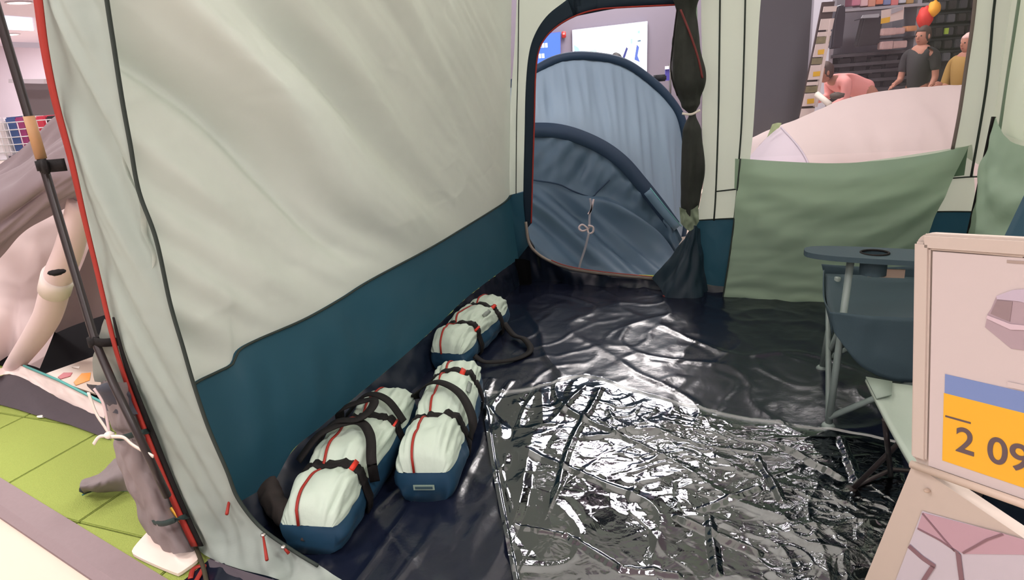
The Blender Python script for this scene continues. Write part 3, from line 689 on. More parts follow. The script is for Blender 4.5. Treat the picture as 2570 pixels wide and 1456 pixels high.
BAG1 = make_bag((-0.575, 2.07, 0.016), math.radians(79), 0.78, 0.215, 0.205, 1.3,
    'nearest pale green carry bag with dark blue base, carry handles folded over its top',
    loops=[[(0.12, 0.30, 0.10), (0.13, 0.27, 0.19), (0.09, 0.40, 0.225), (0.02, 0.48, 0.235), (-0.07, 0.38, 0.235), (-0.13, 0.29, 0.17)],
           [(-0.11, 0.66, 0.15), (-0.08, 0.62, 0.222), (0.02, 0.66, 0.245), (0.05, 0.58, 0.25), (0.03, 0.48, 0.245), (-0.06, 0.46, 0.235), (-0.13, 0.42, 0.14)],
           [(-0.11, 0.72, 0.15), (-0.03, 0.75, 0.225), (0.06, 0.72, 0.22), (0.12, 0.70, 0.14)]], cuts=(0.26, 0.68), tabs=((0.26, 0.72), (0.68, 0.85)))
BAG2 = make_bag((-0.287, 2.28, 0.016), math.radians(83), 0.76, 0.205, 0.205, 4.1,
    'middle carry bag lying right of the nearest one, small label on its blue end',
    loops=[[(0.12, 0.30, 0.10), (0.13, 0.33, 0.17), (0.07, 0.46, 0.22), (-0.03, 0.55, 0.232), (-0.12, 0.60, 0.17), (-0.14, 0.66, 0.12)]],
    endlabel=True, cuts=(0.36, 0.79), tabs=((0.79, 0.6),), sidelabel=0.55)
BAG3 = make_bag((-0.215, 3.22, 0.016), math.radians(70), 0.66, 0.20, 0.19, 7.7,
    'farthest carry bag against the side wall with its strap looped onto the floor',
    loops=[[(0.11, 0.75, 0.06), (0.18, 0.66, 0.02), (0.26, 0.56, 0.03), (0.32, 0.42, 0.012), (0.28, 0.26, 0.01), (0.16, 0.14, 0.02), (0.10, 0.14, 0.05)]],
    cuts=(0.30, 0.72), tabs=((0.30, 0.82), (0.72, 0.72)), sidelabel=0.46)

# ------------------------------------------------------------------ folding camp chair
F1 = PZ(2078, 1078); F2 = PZ(2062, 932)
cd = (F2-F1).normalized(); cb = Vector((cd.y, -cd.x, 0)); CWd = (F2-F1).length
chair = thing('camping_chair', F1.lerp(F2, 0.5)+cb*0.25, 'slate folding camping chair with cup holder armrest and grey tube legs', 'chair')
def C(f, r, z): return F1+cd*(f*CWd)+cb*r+Vector((0, 0, z))
SD = 0.52
def leg(name, p, q, r=0.011, m=LGREY): return link(name, tube([p, q], r, 12), m, chair)
for f in (0, 1):
    leg('leg', C(f, 0, 0.01), C(f*0.86+0.07, 0.03, 0.655 if f == 0 else 0.44), 0.0125)
    leg('leg', C(f, SD, 0.01), C(f, SD+0.14, 0.90), 0.0125)
leg('cross_tube', C(0, 0.0, 0.03), C(1, 0.0, 0.40)); leg('cross_tube', C(1, 0.01, 0.03), C(0, 0.01, 0.40))
leg('cross_tube', C(0, 0, 0.05), C(0, SD, 0.40)); leg('cross_tube', C(0, SD, 0.05), C(0, 0, 0.40))
leg('cross_tube', C(1, 0, 0.05), C(1, SD, 0.40)); leg('cross_tube', C(1, SD, 0.05), C(1, 0, 0.40))
for f in (0, 1):
    for r in (0, SD): link('foot', ball(C(f, r, 0.014), 0.024, 0.024, 0.016, 12), LGREY, chair)
# seat sling
def seatp(f, r): return C(f, r, 0.44-0.10*math.sin(math.pi*f)**0.8*math.sin(math.pi*(0.15+0.8*r/SD)))
rows = [[seatp(i/20, -0.02+SD*j/20) for j in range(21)] for i in range(21)]
link('seat', grid_from(rows), SLATE, chair, solid=0.006)
for f in (-0.07, 1.07):
    top_ = [C(f, -0.03, 0.475), C(f, 0.2, 0.47), C(f, SD, 0.50)]; bot_ = [C(f, -0.01, 0.40), C(f, 0.10, 0.27), C(f, 0.26, 0.24), C(f, SD, 0.36)]
    link('side_panel', loft([top_, bot_], 30, 14, dn(0.012, 12)), SLATE, chair, solid=0.004)
link('front_panel', loft([[C(0, -0.02, 0.46), C(0.5, -0.03, 0.43), C(1, -0.02, 0.46)], [C(0, -0.01, 0.38), C(0.5, 0.0, 0.33), C(1, -0.01, 0.38)]], 20, 6), SLATE, chair, solid=0.004)
back = [[C(f, SD+0.02+0.13*z, 0.42+0.5*z)+cb*0.05*math.sin(math.pi*f) for f in [k/14 for k in range(15)]] for z in [k/14 for k in range(15)]]
bk = link('backrest', grid_from(back), mat('chair_blue', (38, 78, 98), 0.7, bump=0.15, scale=150), chair, solid=0.006)
# armrests with cup holder
for f0, ff in ((0.0, 0),):
    bm = bmesh.new(); n_ = 36
    cxr, cyr = 0.13, 0.0
    outl = []
    for k in range(n_):
        t = 2*math.pi*k/n_; x = 0.25+0.30*math.copysign(abs(math.cos(t))**0.6, math.cos(t)); y = 0.075*math.copysign(abs(math.sin(t))**0.7, math.sin(t)); outl.append((x-0.04, y))
    hole = []
    for k in range(n_):
        t = 2*math.pi*k/n_; hole.append((cxr+0.042*math.cos(t), 0.034*math.sin(t)))
    z0 = 0.672
    o1 = [bm.verts.new(C(f0*0.86+0.07, x-0.03, z0-0.03*x)+cd*y) for x, y in outl]; h1 = [bm.verts.new(C(f0*0.86+0.07, x-0.03, z0-0.03*x)+cd*y) for x, y in hole]
    o2 = [bm.verts.new(v.co-Vector((0, 0, 0.018))) for v in o1]; h2 = [bm.verts.new(v.co-Vector((0, 0, 0.018))) for v in h1]
    h3 = [bm.verts.new(v.co-Vector((0, 0, 0.075))) for v in h1]
    for k in range(n_):
        j = (k+1) % n_
        bm.faces.new((o1[k], o1[j], h1[j], h1[k])); bm.faces.new((o2[j], o2[k], h2[k], h2[j])); bm.faces.new((o1[j], o1[k], o2[k], o2[j])); bm.faces.new((h1[k], h1[j], h3[j], h3[k]))
    bm.faces.new(h3)
    arm = link('armrest', bm, SLATE, chair, smooth=False)
    ring = [C(f0*0.86+0.07, cxr-0.03+0.043*math.cos(2*math.pi*k/24), z0-0.003)+cd*0.035*math.sin(2*math.pi*k/24) for k in range(25)]
    link('cup_ring', tube(ring, 0.004, 6, cap=False), BLACK, arm)
link('care_label', box(C(0.06, 0.14, 0.60), 0.11, 0.004, 0.03, math.atan2(cb.y, cb.x)), mat('label_beige', (170, 150, 134), 0.7), chair, smooth=False)
bt = text_bm('HO2E', 0.035, C(0.98, SD+0.005, 0.47), -cd, Vector((cb.x*0.25, cb.y*0.25, 0.97)).normalized())
link('back_lettering', bt, mat('ink_navy', (10, 28, 40), 0.6), bk, smooth=False)

# ------------------------------------------------------------------ low folding stool beside the sign
hz_ = 0.40
S0 = PZ(2172, 952, hz_); S1 = PZ(2420, 985, hz_); S2 = PZ(2300, 1190, hz_); S3 = S1+S2-S0
stool = thing('folding_stool', (S0+S3)/2-Vector((0, 0, hz_)), 'pale grey-green fabric stool on thin black legs, half hidden by the price stand', 'stool')
rows = []
for i in range(15):
    r = []
    for j in range(15):
        u, v = i/14, j/14; p = S0*(1-u)*(1-v)+S1*u*(1-v)+S2*(1-u)*v+S3*u*v
        r.append(p-Vector((0, 0, 0.05*math.sin(math.pi*u)*math.sin(math.pi*v))))
    rows.append(r)
STM = mat('stool_sage', (150, 162, 152), 0.7, 0.3, bump=0.15, scale=60)
link('stool_seat', grid_from(rows), STM, stool, solid=0.008)
link('corner_pocket', poly([S0+Vector((0, 0, .004)), S0+(S1-S0)*0.28+Vector((0, 0, .0)), S0+(S1-S0)*0.2+(S2-S0)*0.16+Vector((0, 0, -.004)), S0+(S2-S0)*0.26+Vector((0, 0, .0))], 0.005), mat('stool_pocket', (128, 142, 132), 0.7), stool)
ft = [PZ(2135, 1240), PZ(2235, 1205), PZ(2420, 1330), PZ(2460, 1240)]
tops = [S3, S2, S0, S1]
for a_, b_ in ((ft[0], S1.lerp(S0, 0.15)), (ft[1], S0.lerp(S2, 0.45)), (ft[2], S2.lerp(S3, 0.5)), (ft[3], S3)):
    link('leg', tube([a_+Vector((0, 0, 0.012)), b_-Vector((0, 0, 0.012))], 0.008, 8), POLE, stool)
link('brace', tube([ft[0]+Vector((0, 0, 0.02)), ft[1]+Vector((0, 0, 0.04)), ft[3]+Vector((0, 0, 0.06))], 0.007, 8), POLE, stool)
link('foot', ball(ft[0]+Vector((0, 0, 0.014)), 0.022, 0.022, 0.014, 10), POLE, stool)

# ------------------------------------------------------------------ price sign stand in front
XS = 0.565
TLp = PY(2300, 584, 0.90); BLp = PY(2291, 1163, 0.858)
upv = (TLp-BLp).normalized(); HS = (TLp-BLp).length
_r = ray(2570, 598); TRp = EYE+_r*((TLp-EYE).dot(upv)/_r.dot(upv)); rv = (TRp-TLp).normalized(); nv = rv.cross(upv)
sign = thing('price_stand', (TLp.x+0.1, TLp.y-0.1, 0.0), 'white price display stand with yellow and blue price card in the foreground', 'price stand')
def S(x, y, d=0.0): return TLp+rv*x-upv*y+nv*d     # metres right, down, towards the camera
SW = 0.27
def rrect(w_, h_, r_, x0=0, y0=0, n_=6):
    out_ = []
    for cx_, cy_, a0 in ((x0+r_, y0+r_, math.pi), (x0+w_-r_, y0+r_, -math.pi/2), (x0+w_-r_, y0+h_-r_, 0), (x0+r_, y0+h_-r_, math.pi/2)):
        for k in range(n_+1):
            t = a0+math.pi/2*k/n_; out_.append((cx_+r_*math.cos(t), cy_+r_*math.sin(t)))
    return out_
link('sign_frame', poly([S(x, y, -0.012) for x, y in rrect(SW, HS, 0.02)], 0.012, nv), SIGNW, sign, smooth=False)
fr2 = bmesh.new()
for (x0, y0, w_, h_) in ((0.0, 0.012, 0.022, HS-0.024), (0.012, 0.0, SW-0.024, 0.022), (SW-0.022, 0.012, 0.022, HS-0.024)):
    box(S(x0+w_/2, y0+h_/2, 0.003), w_, h_, 0.007, bm=fr2, bev=0.003, mtx=Matrix((rv, -upv, nv)).transposed())
link('sign_rim', fr2, SIGNW, sign, smooth=False)
def sq(name, x0, y0, x1, y1, m, par, d=0.001, t=0.001): return link(name, poly([S(x, y, d) for x, y in ((x0, y0), (x1, y0), (x1, y1), (x0, y1))], t, nv), m, par, smooth=False)
paper = sq('paper_card', 0.024, 0.024, SW-0.024, HS-0.006, SIGNP, sign)
sc_ = HS/579.0    # metres per photograph pixel on the sign near its left edge
def SP(x, y):     # a pixel of the photograph -> sign coordinates
    p = hit(x, y, TLp, nv); d = p-TLp; return d.dot(rv), -d.dot(upv)
def spoly(name, pts, m, par, d=0.0022, t=0.0006):
    return link(name, poly([S(*SP(x, y), d) for x, y in pts], t, nv), m, par, smooth=False)
YEL = mat('price_yellow', (226, 170, 40), 0.5); BLU = mat('price_blue', (112, 134, 184), 0.5); INK = mat('price_ink', (92, 76, 80), 0.6)
yc = SP(2372, 985); yb = SP(2362, 1152); bt_ = SP(2375, 938)
link('yellow_price_card', poly([S(x, y, 0.0022) for x, y in ((yc[0], yc[1]), (SW-0.03, yc[1]-0.0), (SW-0.03, yb[1]), (yc[0], yb[1]))], 0.0008, nv), YEL, sign, smooth=False)
link('blue_price_band', poly([S(x, y, 0.0022) for x, y in ((bt_[0], bt_[1]), (SW-0.03, bt_[1]), (SW-0.03, yc[1]), (bt_[0], yc[1]))], 0.0008, nv), BLU, sign, smooth=False)
tx = SP(2400, 1128); tsz = (SP(2400, 1128)[1]-SP(2400, 1066)[1])/0.70
link('price_digits', text_bm('2 090', tsz, S(tx[0], tx[1], 0.0034), rv, upv, 0.0004, True), INK, sign, smooth=False)
t2 = SP(2376, 1044); t3 = SP(2440, 1050)
link('small_print', poly([S(t2[0], t2[1]-0.002, 0.0032), S(t3[0], t2[1]-0.002, 0.0032), S(t3[0], t2[1]+0.0005, 0.0032), S(t2[0], t2[1]+0.0005, 0.0032)], 0.0004, nv), INK, sign, smooth=False)
w1_ = SP(2532, 962)
sq('band_print', w1_[0], w1_[1]-0.003, w1_[0]+0.06, w1_[1]+0.004, SIGNP, sign, 0.0032, 0.0004)
spoly('header_line', [(2386, 628), (2570, 643), (2570, 646), (2386, 630)], mat('line_grey', (186, 172, 160), 0.6), paper)
spoly('header_print', [(2530, 652), (2575, 655), (2575, 662), (2530, 659)], mat('line_grey2', (160, 144, 136), 0.6), paper)
pic = spoly('tent_picture', [(2504, 742), (2545, 727), (2600, 722), (2600, 882), (2540, 874), (2475, 820), (2482, 786), (2490, 775)], mat('pic_mauve', (164, 146, 154), 0.6), paper)
spoly('picture_roof', [(2504, 742), (2545, 727), (2600, 722), (2600, 765), (2560, 755), (2506, 750)], mat('pic_lilac', (184, 172, 188), 0.6), pic, 0.003)
spoly('picture_window', [(2506, 752), (2545, 756), (2538, 806), (2490, 786)], mat('pic_brown', (140, 122, 126), 0.6), pic, 0.003)
spoly('picture_stripe', [(2482, 790), (2540, 812), (2600, 818), (2600, 828), (2540, 826), (2480, 798)], mat('pic_pale', (200, 180, 190), 0.6), pic, 0.0034)
# lower board below the ledge, leaning the other way
B0 = BLp; B1 = hit(2170, 1456, BLp, Vector((1, 0, 0)))
dnv = (B1-B0).normalized(); rv2 = (rv-dnv*rv.dot(dnv)).normalized(); nv2 = dnv.cross(rv2)
if nv2.dot(nv) < 0: nv2 = -nv2
def Q(x, y, d=0.0): return B0+rv2*x+dnv*y+nv2*d
link('lower_board', poly([Q(0, 0, -0.02), Q(SW, 0, -0.02), Q(SW, 0.95, -0.02), Q(0, 0.95, -0.02)], 0.02, nv2), SIGNW, sign, smooth=False)
link('ledge', tube([S(0.0, HS, 0.004), S(SW, HS, 0.004)], 0.006, 8), mat('ledge_tan', (196, 178, 164), 0.5), sign)
def QP(x, y, d=0.0):
    return hit(x, y, B0, nv2)+nv2*d
post = link('lower_poster', poly([QP(2316, 1282, 0.001), QP(2700, 1390, 0.001), QP(2600, 1900, 0.001), QP(2225, 1520, 0.001)], 0.001, nv2), mat('poster_blue', (190, 184, 196), 0.5), sign, smooth=False)
link('poster_pink', poly([QP(x, y, 0.0022) for x, y in ((2318, 1285), (2520, 1337), (2580, 1355), (2580, 1390), (2420, 1388), (2306, 1322))], 0.0006, nv2), mat('poster_pink', (182, 150, 164), 0.5), post, smooth=False)
for pts, w_ in (([(2318, 1286), (2372, 1350), (2400, 1382)], 0.003), ([(2306, 1324), (2360, 1352), (2410, 1386)], 0.003), ([(2284, 1368), (2318, 1398), (2350, 1420)], 0.009), ([(2408, 1386), (2412, 1420), (2420, 1480)], 0.007), ([(2420, 1386), (2480, 1352), (2520, 1338)], 0.003), ([(2345, 1418), (2320, 1456), (2310, 1480)], 0.006)):
    link('poster_lines', ribbon([QP(x, y, 0.0034) for x, y in pts], w_, nv2, steps=10, thick=0.0006, smooth=False), mat('poster_line', (128, 98, 108), 0.5), post, smooth=False)
link('rivet', ball(QP(2330, 1229, 0.003), 0.005, 0.004, 0.003, 12), mat('rivet', (180, 160, 144), 0.4), sign)
for x_ in (0.05, SW-0.05):
    link('stand_leg', tube([Q(x_, 0.5, -0.03), Vector((Q(x_, 0.5).x, Q(x_, 0.5).y+0.22, 0.0))], 0.01, 8), SIGNW, sign)

# ------------------------------------------------------------------ blue tunnel tent behind the doorway
blue = thing('tunnel_tent', PY(1480, 560, 5.0)*1.0, 'blue tunnel tent seen through the far doorway, its front door closed', 'tent')
blue.location.z = 0
LB = mat('tunnel_light_blue', (138, 160, 180), 0.55, 0.4, transl=0.25, bump=0.12, scale=14)
DB = mat('tunnel_dark_blue', (74, 98, 118), 0.5, 0.4, transl=0.15, bump=0.15, scale=14)
SL = mat('tunnel_sleeve', (34, 54, 76), 0.6, 0.3, bump=0.1, scale=40)
hoop = [(1150, 330), (1250, 235), (1340, 178), (1400, 148), (1470, 140), (1560, 155), (1630, 200), (1680, 250), (1712, 310), (1722, 420), (1715, 560), (1700, 640)]
H5 = [PY(x, y, 5.25) for x, y in hoop]
band = [(1100, 380), (1220, 330), (1340, 318), (1420, 325), (1500, 356), (1560, 398), (1610, 455), (1650, 505), (1690, 560), (1712, 600)]
B5 = [PY(x, y, 4.95-0.25*i/9) for i, (x, y) in enumerate(band)]
def dblue(amp, f):
    def g(u, v, p): return 1.8*amp*math.sin(math.pi*v)*(nz(u*f, v*1.2, 3)+0.6*nz(u*f*2.5, v*2, 8))+0.004*nz(p.x*14, p.z*14, 3)
    return g
def dup_(u, v, p): return math.sin(math.pi*v)*(0.05*nz(p.x*9, p.z*0.8, 3)+0.035*nz(p.x*22, p.z*1.5, 8))
link('upper_panel', loft([H5, B5], 180, 60, dup_, Vector((0, -1, 0))), LB, blue)
link('hoop_sleeve', tube([p-Vector((0, 0.015, 0)) for p in H5], 0.032, 12, steps=100), SL, blue)
link('dark_arch_band', ribbon([p-Vector((0, 0.02, 0.02)) for p in B5[:9]], 0.10, Vector((0.1, -1, 0.3)).normalized(), steps=80, thick=0.006), SL, blue)
G5 = [PZ(1000, 640), PZ(1200, 660), PZ(1340, 660), PZ(1450, 690), PZ(1560, 700), PZ(1650, 715), PZ(1720, 715)]
G5 = [PB(x, 700, 0.16) for x in (1000, 1200, 1340, 1450, 1560, 1650, 1745)]; G5 = [Vector((p.x, p.y, 0.004)) for p in G5]
M5 = [PY(x, y, 4.78-0.01*i) for i, (x, y) in enumerate([(1050, 480), (1200, 450), (1340, 452), (1430, 478), (1482, 492), (1540, 500), (1620, 560), (1690, 640)])]
link('door_upper', loft([B5, M5], 110, 30, dblue(0.035, 12), Vector((0, -1, 0))), DB, blue)
def dlow(u, v, p):
    q = p.x*0.62+p.z*0.78
    return (0.16*nz(q*7.5, (p.z-p.x)*0.6, 3)+0.08*nz(q*17, (p.z-p.x)*0.8, 8))*min(1, v*5)*min(1, (1-v)*6)
link('door_lower', loft([M5, G5], 120, 60, dlow, Vector((0, -1, 0))), DB, blue)
link('door_hem_seam', tube([PY(x, y, 4.74) for x, y in ((1338, 452), (1400, 462), (1440, 480), (1484, 494), (1500, 480), (1530, 452))], 0.005, 6, steps=30), SL, blue)
SLB = mat('sleeve_light', (96, 124, 146), 0.6)
link('band_light_end', ribbon([PY(x, y, 4.70) for x, y in ((1625, 480), (1660, 525), (1700, 572))], 0.06, Vector((0, -1, 0)), steps=12, thick=0.005), SLB, blue)
link('band_piping', tube([PY(x, y, 4.66) for x, y in ((1632, 472), (1668, 518), (1710, 568))], 0.004, 6), mat('pipe_aqua', (98, 160, 166), 0.6), blue)
# body behind the hoop
Hb = [PY(x+60, y+8, 7.0) for x, y in [(1150, 330), (1250, 240), (1340, 185), (1400, 160), (1470, 152), (1560, 172), (1620, 215), (1660, 270), (1690, 340), (1695, 430), (1690, 520), (1680, 560)]]
Hb = [Vector((p.x*0.97+0.1, 6.6, max(0.0, p.z*0.96))) for p in H5]
link('tent_body', loft([H5, Hb], 60, 20, dn(0.02, 4)), LB, blue)
link('body_vent', box(PY(1655, 196, 5.5), 0.10, 0.06, 0.05, 0.3, bev=0.01), mat('vent_dark', (24, 26, 34), 0.7), blue)
link('body_end', loft([Hb, [Vector((p.x*0.5+0.35, 7.0, 0.0)) for p in Hb]], 40, 12), mat('tunnel_inner', (176, 164, 168), 0.7), blue)
# white tie tape with bow on the tunnel tent door
tie2 = thing('door_tie', PY(1475, 570, 4.62), 'pale tie cord with a small bow hanging on the blue tunnel tent door', 'cord')
def tq(pts, w_, Y=4.50): return ribbon([PY(x, y, Y) for x, y in pts], w_, Vector((0, -1, 0)), steps=24, thick=0.004)
TW = mat('tie_white', (205, 190, 192), 0.7); TG = mat('tie_grey', (152, 152, 162), 0.7)
link('tie_tape', tq([(1481, 498), (1484, 520), (1480, 540), (1479, 575)], 0.014), TG, tie2)
link('tie_tape', tq([(1490, 500), (1484, 525), (1476, 538)], 0.012), TW, tie2)
link('tie_tape', tq([(1478, 585), (1468, 625), (1458, 655), (1452, 680)], 0.014, 4.20), TG, tie2)
link('tie_end', tq([(1450, 684), (1442, 702)], 0.012, 4.10), TW, tie2)
link('bow', tq([(1478, 576), (1462, 564), (1453, 572), (1462, 580), (1478, 574)], 0.013, 4.46), TW, tie2)
link('bow', tq([(1476, 566), (1488, 570), (1488, 582), (1478, 586), (1474, 574)], 0.013, 4.45), TW, tie2)

# ------------------------------------------------------------------ back wall: light boxes, alarm
def panel(name, pts, Y, m, lab, cat, fm=None, th=0.06):
    P_ = [PY(x, y, Y) for x, y in pts]; t = thing(name, sum(P_, Vector())/4, lab, cat)
    link('screen', poly(P_, 0.02, Vector((0, -1, 0))), m, t, smooth=False)
    c_ = sum(P_, Vector())/4
    link('casing', poly([c_+(p-c_)*1.015+Vector((0, 0.03, 0)) for p in P_], 0.03, Vector((0, -1, 0))), fm or mat('casing_grey', (150, 150, 165), 0.5), t, smooth=False)
    return t
YW = 9.9
def emat(name, rgb, s): return mat(name, (10, 10, 10), 0.5, emis=(rgb, s))
lightbox = panel('light_box', [(1437, 76), (1624, 54), (1622, 200), (1440, 222)], YW, emat('lightbox_white', (236, 244, 255), 3.2), 'large glowing white light box poster on the grey back wall', 'light box')
for i, (pts, rgb) in enumerate((([(1560, 150), (1572, 118), (1576, 122), (1566, 152)], (60, 64, 130)), ([(1598, 112), (1604, 118), (1600, 140), (1606, 156), (1592, 150)], (90, 110, 190)), ([(1440, 112), (1452, 120), (1458, 134), (1442, 138)], (170, 205, 235)), ([(1458, 92), (1466, 86), (1468, 94), (1460, 98)], (205, 225, 230)), ([(1480, 126), (1496, 124), (1500, 132), (1484, 134)], (190, 225, 215)), ([(1600, 78), (1606, 76), (1606, 84), (1600, 84)], (170, 215, 200)), ([(1600, 102), (1608, 100), (1608, 104), (1600, 105)], (60, 100, 130)), ([(1582, 98), (1588, 97), (1587, 110), (1582, 110)], (180, 225, 200)), ([(1455, 128), (1470, 120), (1476, 132), (1460, 138)], (200, 228, 240)))):
    link('poster_shape', poly([PY(x, y, YW-0.03) for x, y in pts], 0.004, Vector((0, -1, 0))), emat('poster_tint_%d' % i, rgb, 1.6), lightbox, smooth=False)
bluebox = panel('light_box', [(1310, 92), (1406, 81), (1406, 176), (1310, 190)], YW, emat('lightbox_blue', (80, 128, 240), 1.3), 'glowing blue light box sign left of the white one', 'light box', mat('casing_blue', (60, 60, 200), 0.5, emis=((50, 50, 220), 0.6)))
for y0 in (111, 137):
    for k in range(6):
        x0 = 1328+k*8
        if y0 == 137 and k > 4: continue
        link('sign_letter', box(PY(x0+3, y0+5-0.06*(x0-1328)*1.0, YW-0.03), 0.034, 0.006, 0.058), emat('letter_white', (240, 245, 255), 2.0), bluebox, smooth=False)
al = thing('fire_alarm', PY(1415, 87, YW), 'small red alarm box on the wall between the two light boxes', 'alarm')
link('alarm_body', box(PY(1415, 87, YW), 0.055, 0.05, 0.085, bev=0.008), mat('alarm_red', (190, 50, 50), 0.5), al)
link('alarm_label', box(PY(1415, 85, YW-0.03), 0.03, 0.006, 0.02), mat('alarm_pink', (235, 140, 140), 0.5), al, smooth=False)
br = thing('banner', PY(1674, 180, 9.3), 'narrow blue banner with a white square beside the rolled tent door', 'banner')
link('banner_cloth', box(PY(1676, 186, 9.3), 0.07, 0.02, 0.16), mat('banner_blue', (70, 66, 150), 0.6), br, smooth=False)
link('banner_mark', box(PY(1674, 170, 9.28), 0.05, 0.02, 0.04), mat('banner_white', (225, 225, 235), 0.6), br, smooth=False)
link('banner_pole', tube([PY(1682, 160, 9.3), Vector((PY(1682, 160, 9.3).x, 9.3, 0))], 0.015, 8), POLE, br)

# ------------------------------------------------------------------ dome tent behind the window
dome = thing('dome_tent', (3.75, 5.9, 0), 'pinkish white dome tent behind the tent window', 'tent')
DM = mat('dome_cloth', (196, 180, 178), 0.7, 0.2, transl=0.2, bump=0.08, scale=10)
topY = 5.55
ridge = [(1850, 430), (1885, 388), (1925, 345), (1962, 318), (2040, 282), (2130, 246), (2250, 224), (2340, 217), (2412, 213), (2520, 214), (2640, 240)]
R5 = [PY(x, y, topY) for x, y in ridge]
G1 = [Vector((p.x*0.88-0.02, 4.45, 0.02)) for p in R5]; M1 = [(a*0.45+b*0.55)+Vector((0, -0.16, 0.16)) for a, b in zip(R5, G1)]
G2 = [Vector((p.x*1.0, 6.9, 0.02)) for p in R5]; M2 = [(a*0.5+b*0.5)+Vector((0, 0.1, 0.16)) for a, b in zip(R5, G2)]
G1b = [Vector((p.x, 4.45, 0.02)) for p in G1]
SIDEM = mat('dome_side', (190, 178, 188), 0.7, 0.2, transl=0.2)
_c = [resample(c, 80) for c in (R5, M1, G1b)]; _k = [resample([c[k] for c in _c], 40) for k in range(80)]
_rows = [[_k[k][i] for k in range(80)] for i in range(40)]
link('corner_panel', grid_from([r[:15] for r in _rows]), SIDEM, dome)
def ddome(u, v, p): return dblue(0.02, 5)(u, v, p)*min(1, u*8)
link('front_face', grid_from([r[14:] for r in _rows], ddome, Vector((0, -1, 0))), DM, dome)
link('pole_sleeve', tube([r[14]-Vector((0, 0.006, 0)) for r in _rows], 0.008, 8), SIDEM, dome)
link('rear_face', loft([R5, M2, G2], 60, 24, dblue(0.02, 5), Vector((0, 1, 0))), DM, dome)
link('green_pull', loft([[PY(1938, 312, 5.5), PY(1952, 308, 5.5), PY(1962, 309, 5.5)], [PY(1925, 345, 5.48), PY(1940, 332, 5.48), PY(1956, 320, 5.48)]], 12, 6, dn(0.02, 20)), mat('pull_green', (150, 165, 120), 0.7), dome)

# ------------------------------------------------------------------ grey pillar, price card rail, shop shelves
YP = 6.9
pil = [PY(x, y, YP+0.1) for x, y in ((1840, -80), (2040, -80), (2012, 430), (1820, 430))]
PILM = mat('pillar_grey', (84, 84, 90), 0.8, 0.2, vary=0.03, scale=3)
xa, xb = PY(1800, 100, 7.2).x, PY(2032, 100, 7.2).x
tag(link('wall_pillar', box(((xa+xb)/2, 7.45, CEIL/2), xb-xa, 0.5, CEIL), PILM, smooth=False), 'dark grey square pillar seen at the left of the tent window', kind='structure')
rail = thing('card_rail', PY(2040, 200, YP), 'tall leaning rail of white price cards beside the grey pillar', 'display rail')
rail.location.z = 0
CARDW = mat('card_white', (206, 190, 186), 0.6); CARDY = mat('card_yellow', (214, 168, 40), 0.6); CARDO = mat('card_photo', (120, 112, 84), 0.6, vary=0.6, scale=18); DKR = mat('rail_dark', (72, 58, 58), 0.7)
link('rail_backing', poly([PY(x, y, YP+0.03) for x, y in ((2062, 6), (2092, 4), (2036, 300), (2003, 300))], 0.03, Vector((0, -1, 0))), DKR, rail, smooth=False)
link('rail_foot', tube([PY(2015, 300, YP+0.03), Vector((PY(2010, 300, YP).x-0.1, YP, 0))], 0.03, 8), DKR, rail)
link('rail_edge', poly([PY(x, y, YP) for x, y in ((2078, 48), (2084, 48), (2046, 268), (2040, 268))], 0.05, Vector((0, -1, 0))), CARDW, rail, smooth=False)
for (y0, y1, kind) in ((16, 30, 'w'), (47, 75, 'w'), (80, 91, 'w'), (92, 109, 'p'), (110, 143, 'y'), (145, 161, 'p'), (163, 200, 'y'), (205, 214, 'w'), (216, 232, 'p'), (234, 266, 'y'), (272, 296, 'w')):
    def xl(y): return 2066-(y-20)*0.218
    w_ = 33
    c4 = [(xl(y0), y0+1), (xl(y0)+w_, y0-1), (xl(y1)+w_, y1-1), (xl(y1), y1+1)]
    cd_ = link('price_card', poly([PY(x, y, YP-0.02) for x, y in c4], 0.012, Vector((0, -1, 0))), CARDO if kind == 'p' else CARDW, rail, smooth=False)
    if kind == 'y':
        my = (y0+y1)/2+5; mx_ = xl(my)+w_*0.62
        link('yellow_mark', poly([PY(x, y, YP-0.034) for x, y in ((mx_-9, my-6), (mx_+8, my-8), (mx_+7, my+4), (mx_-10, my+6))], 0.004, Vector((0, -1, 0))), CARDY, cd_, smooth=False)

YS = 8.4
SHG = mat('shelf_grey', (160, 157, 166), 0.7, vary=0.05, scale=5); SHD = mat('shelf_dark', (44, 42, 46), 0.8); SHM = mat('shelf_mid', (70, 68, 74), 0.8)
sx0, sx1 = PY(2085, 100, YS).x, PY(2300, 100, YS).x
unit = thing('shelf_unit', ((sx0+sx1)/2, YS+0.3, 0), 'grey shop shelving unit with dark goods behind the dome tent', 'shelf')
link('back_panel', box(((sx0+sx1)/2, YS+0.52, 1.3), sx1-sx0+0.06, 0.04, 2.6), SHG, unit, smooth=False)
for xx in (sx0+0.02, sx1): link('upright', box((xx, YS+0.26, 1.3), 0.05, 0.5, 2.6), SHG, unit, smooth=False)
zz = [PY(2200, y, YS).z for y in (134, 158, 178, 200, 224)]
for z_ in zz+[0.1, 0.4]: link('shelf_board', box(((sx0+sx1)/2, YS+0.24, z_), sx1-sx0-0.03, 0.5, 0.035), SHM, unit, smooth=False)
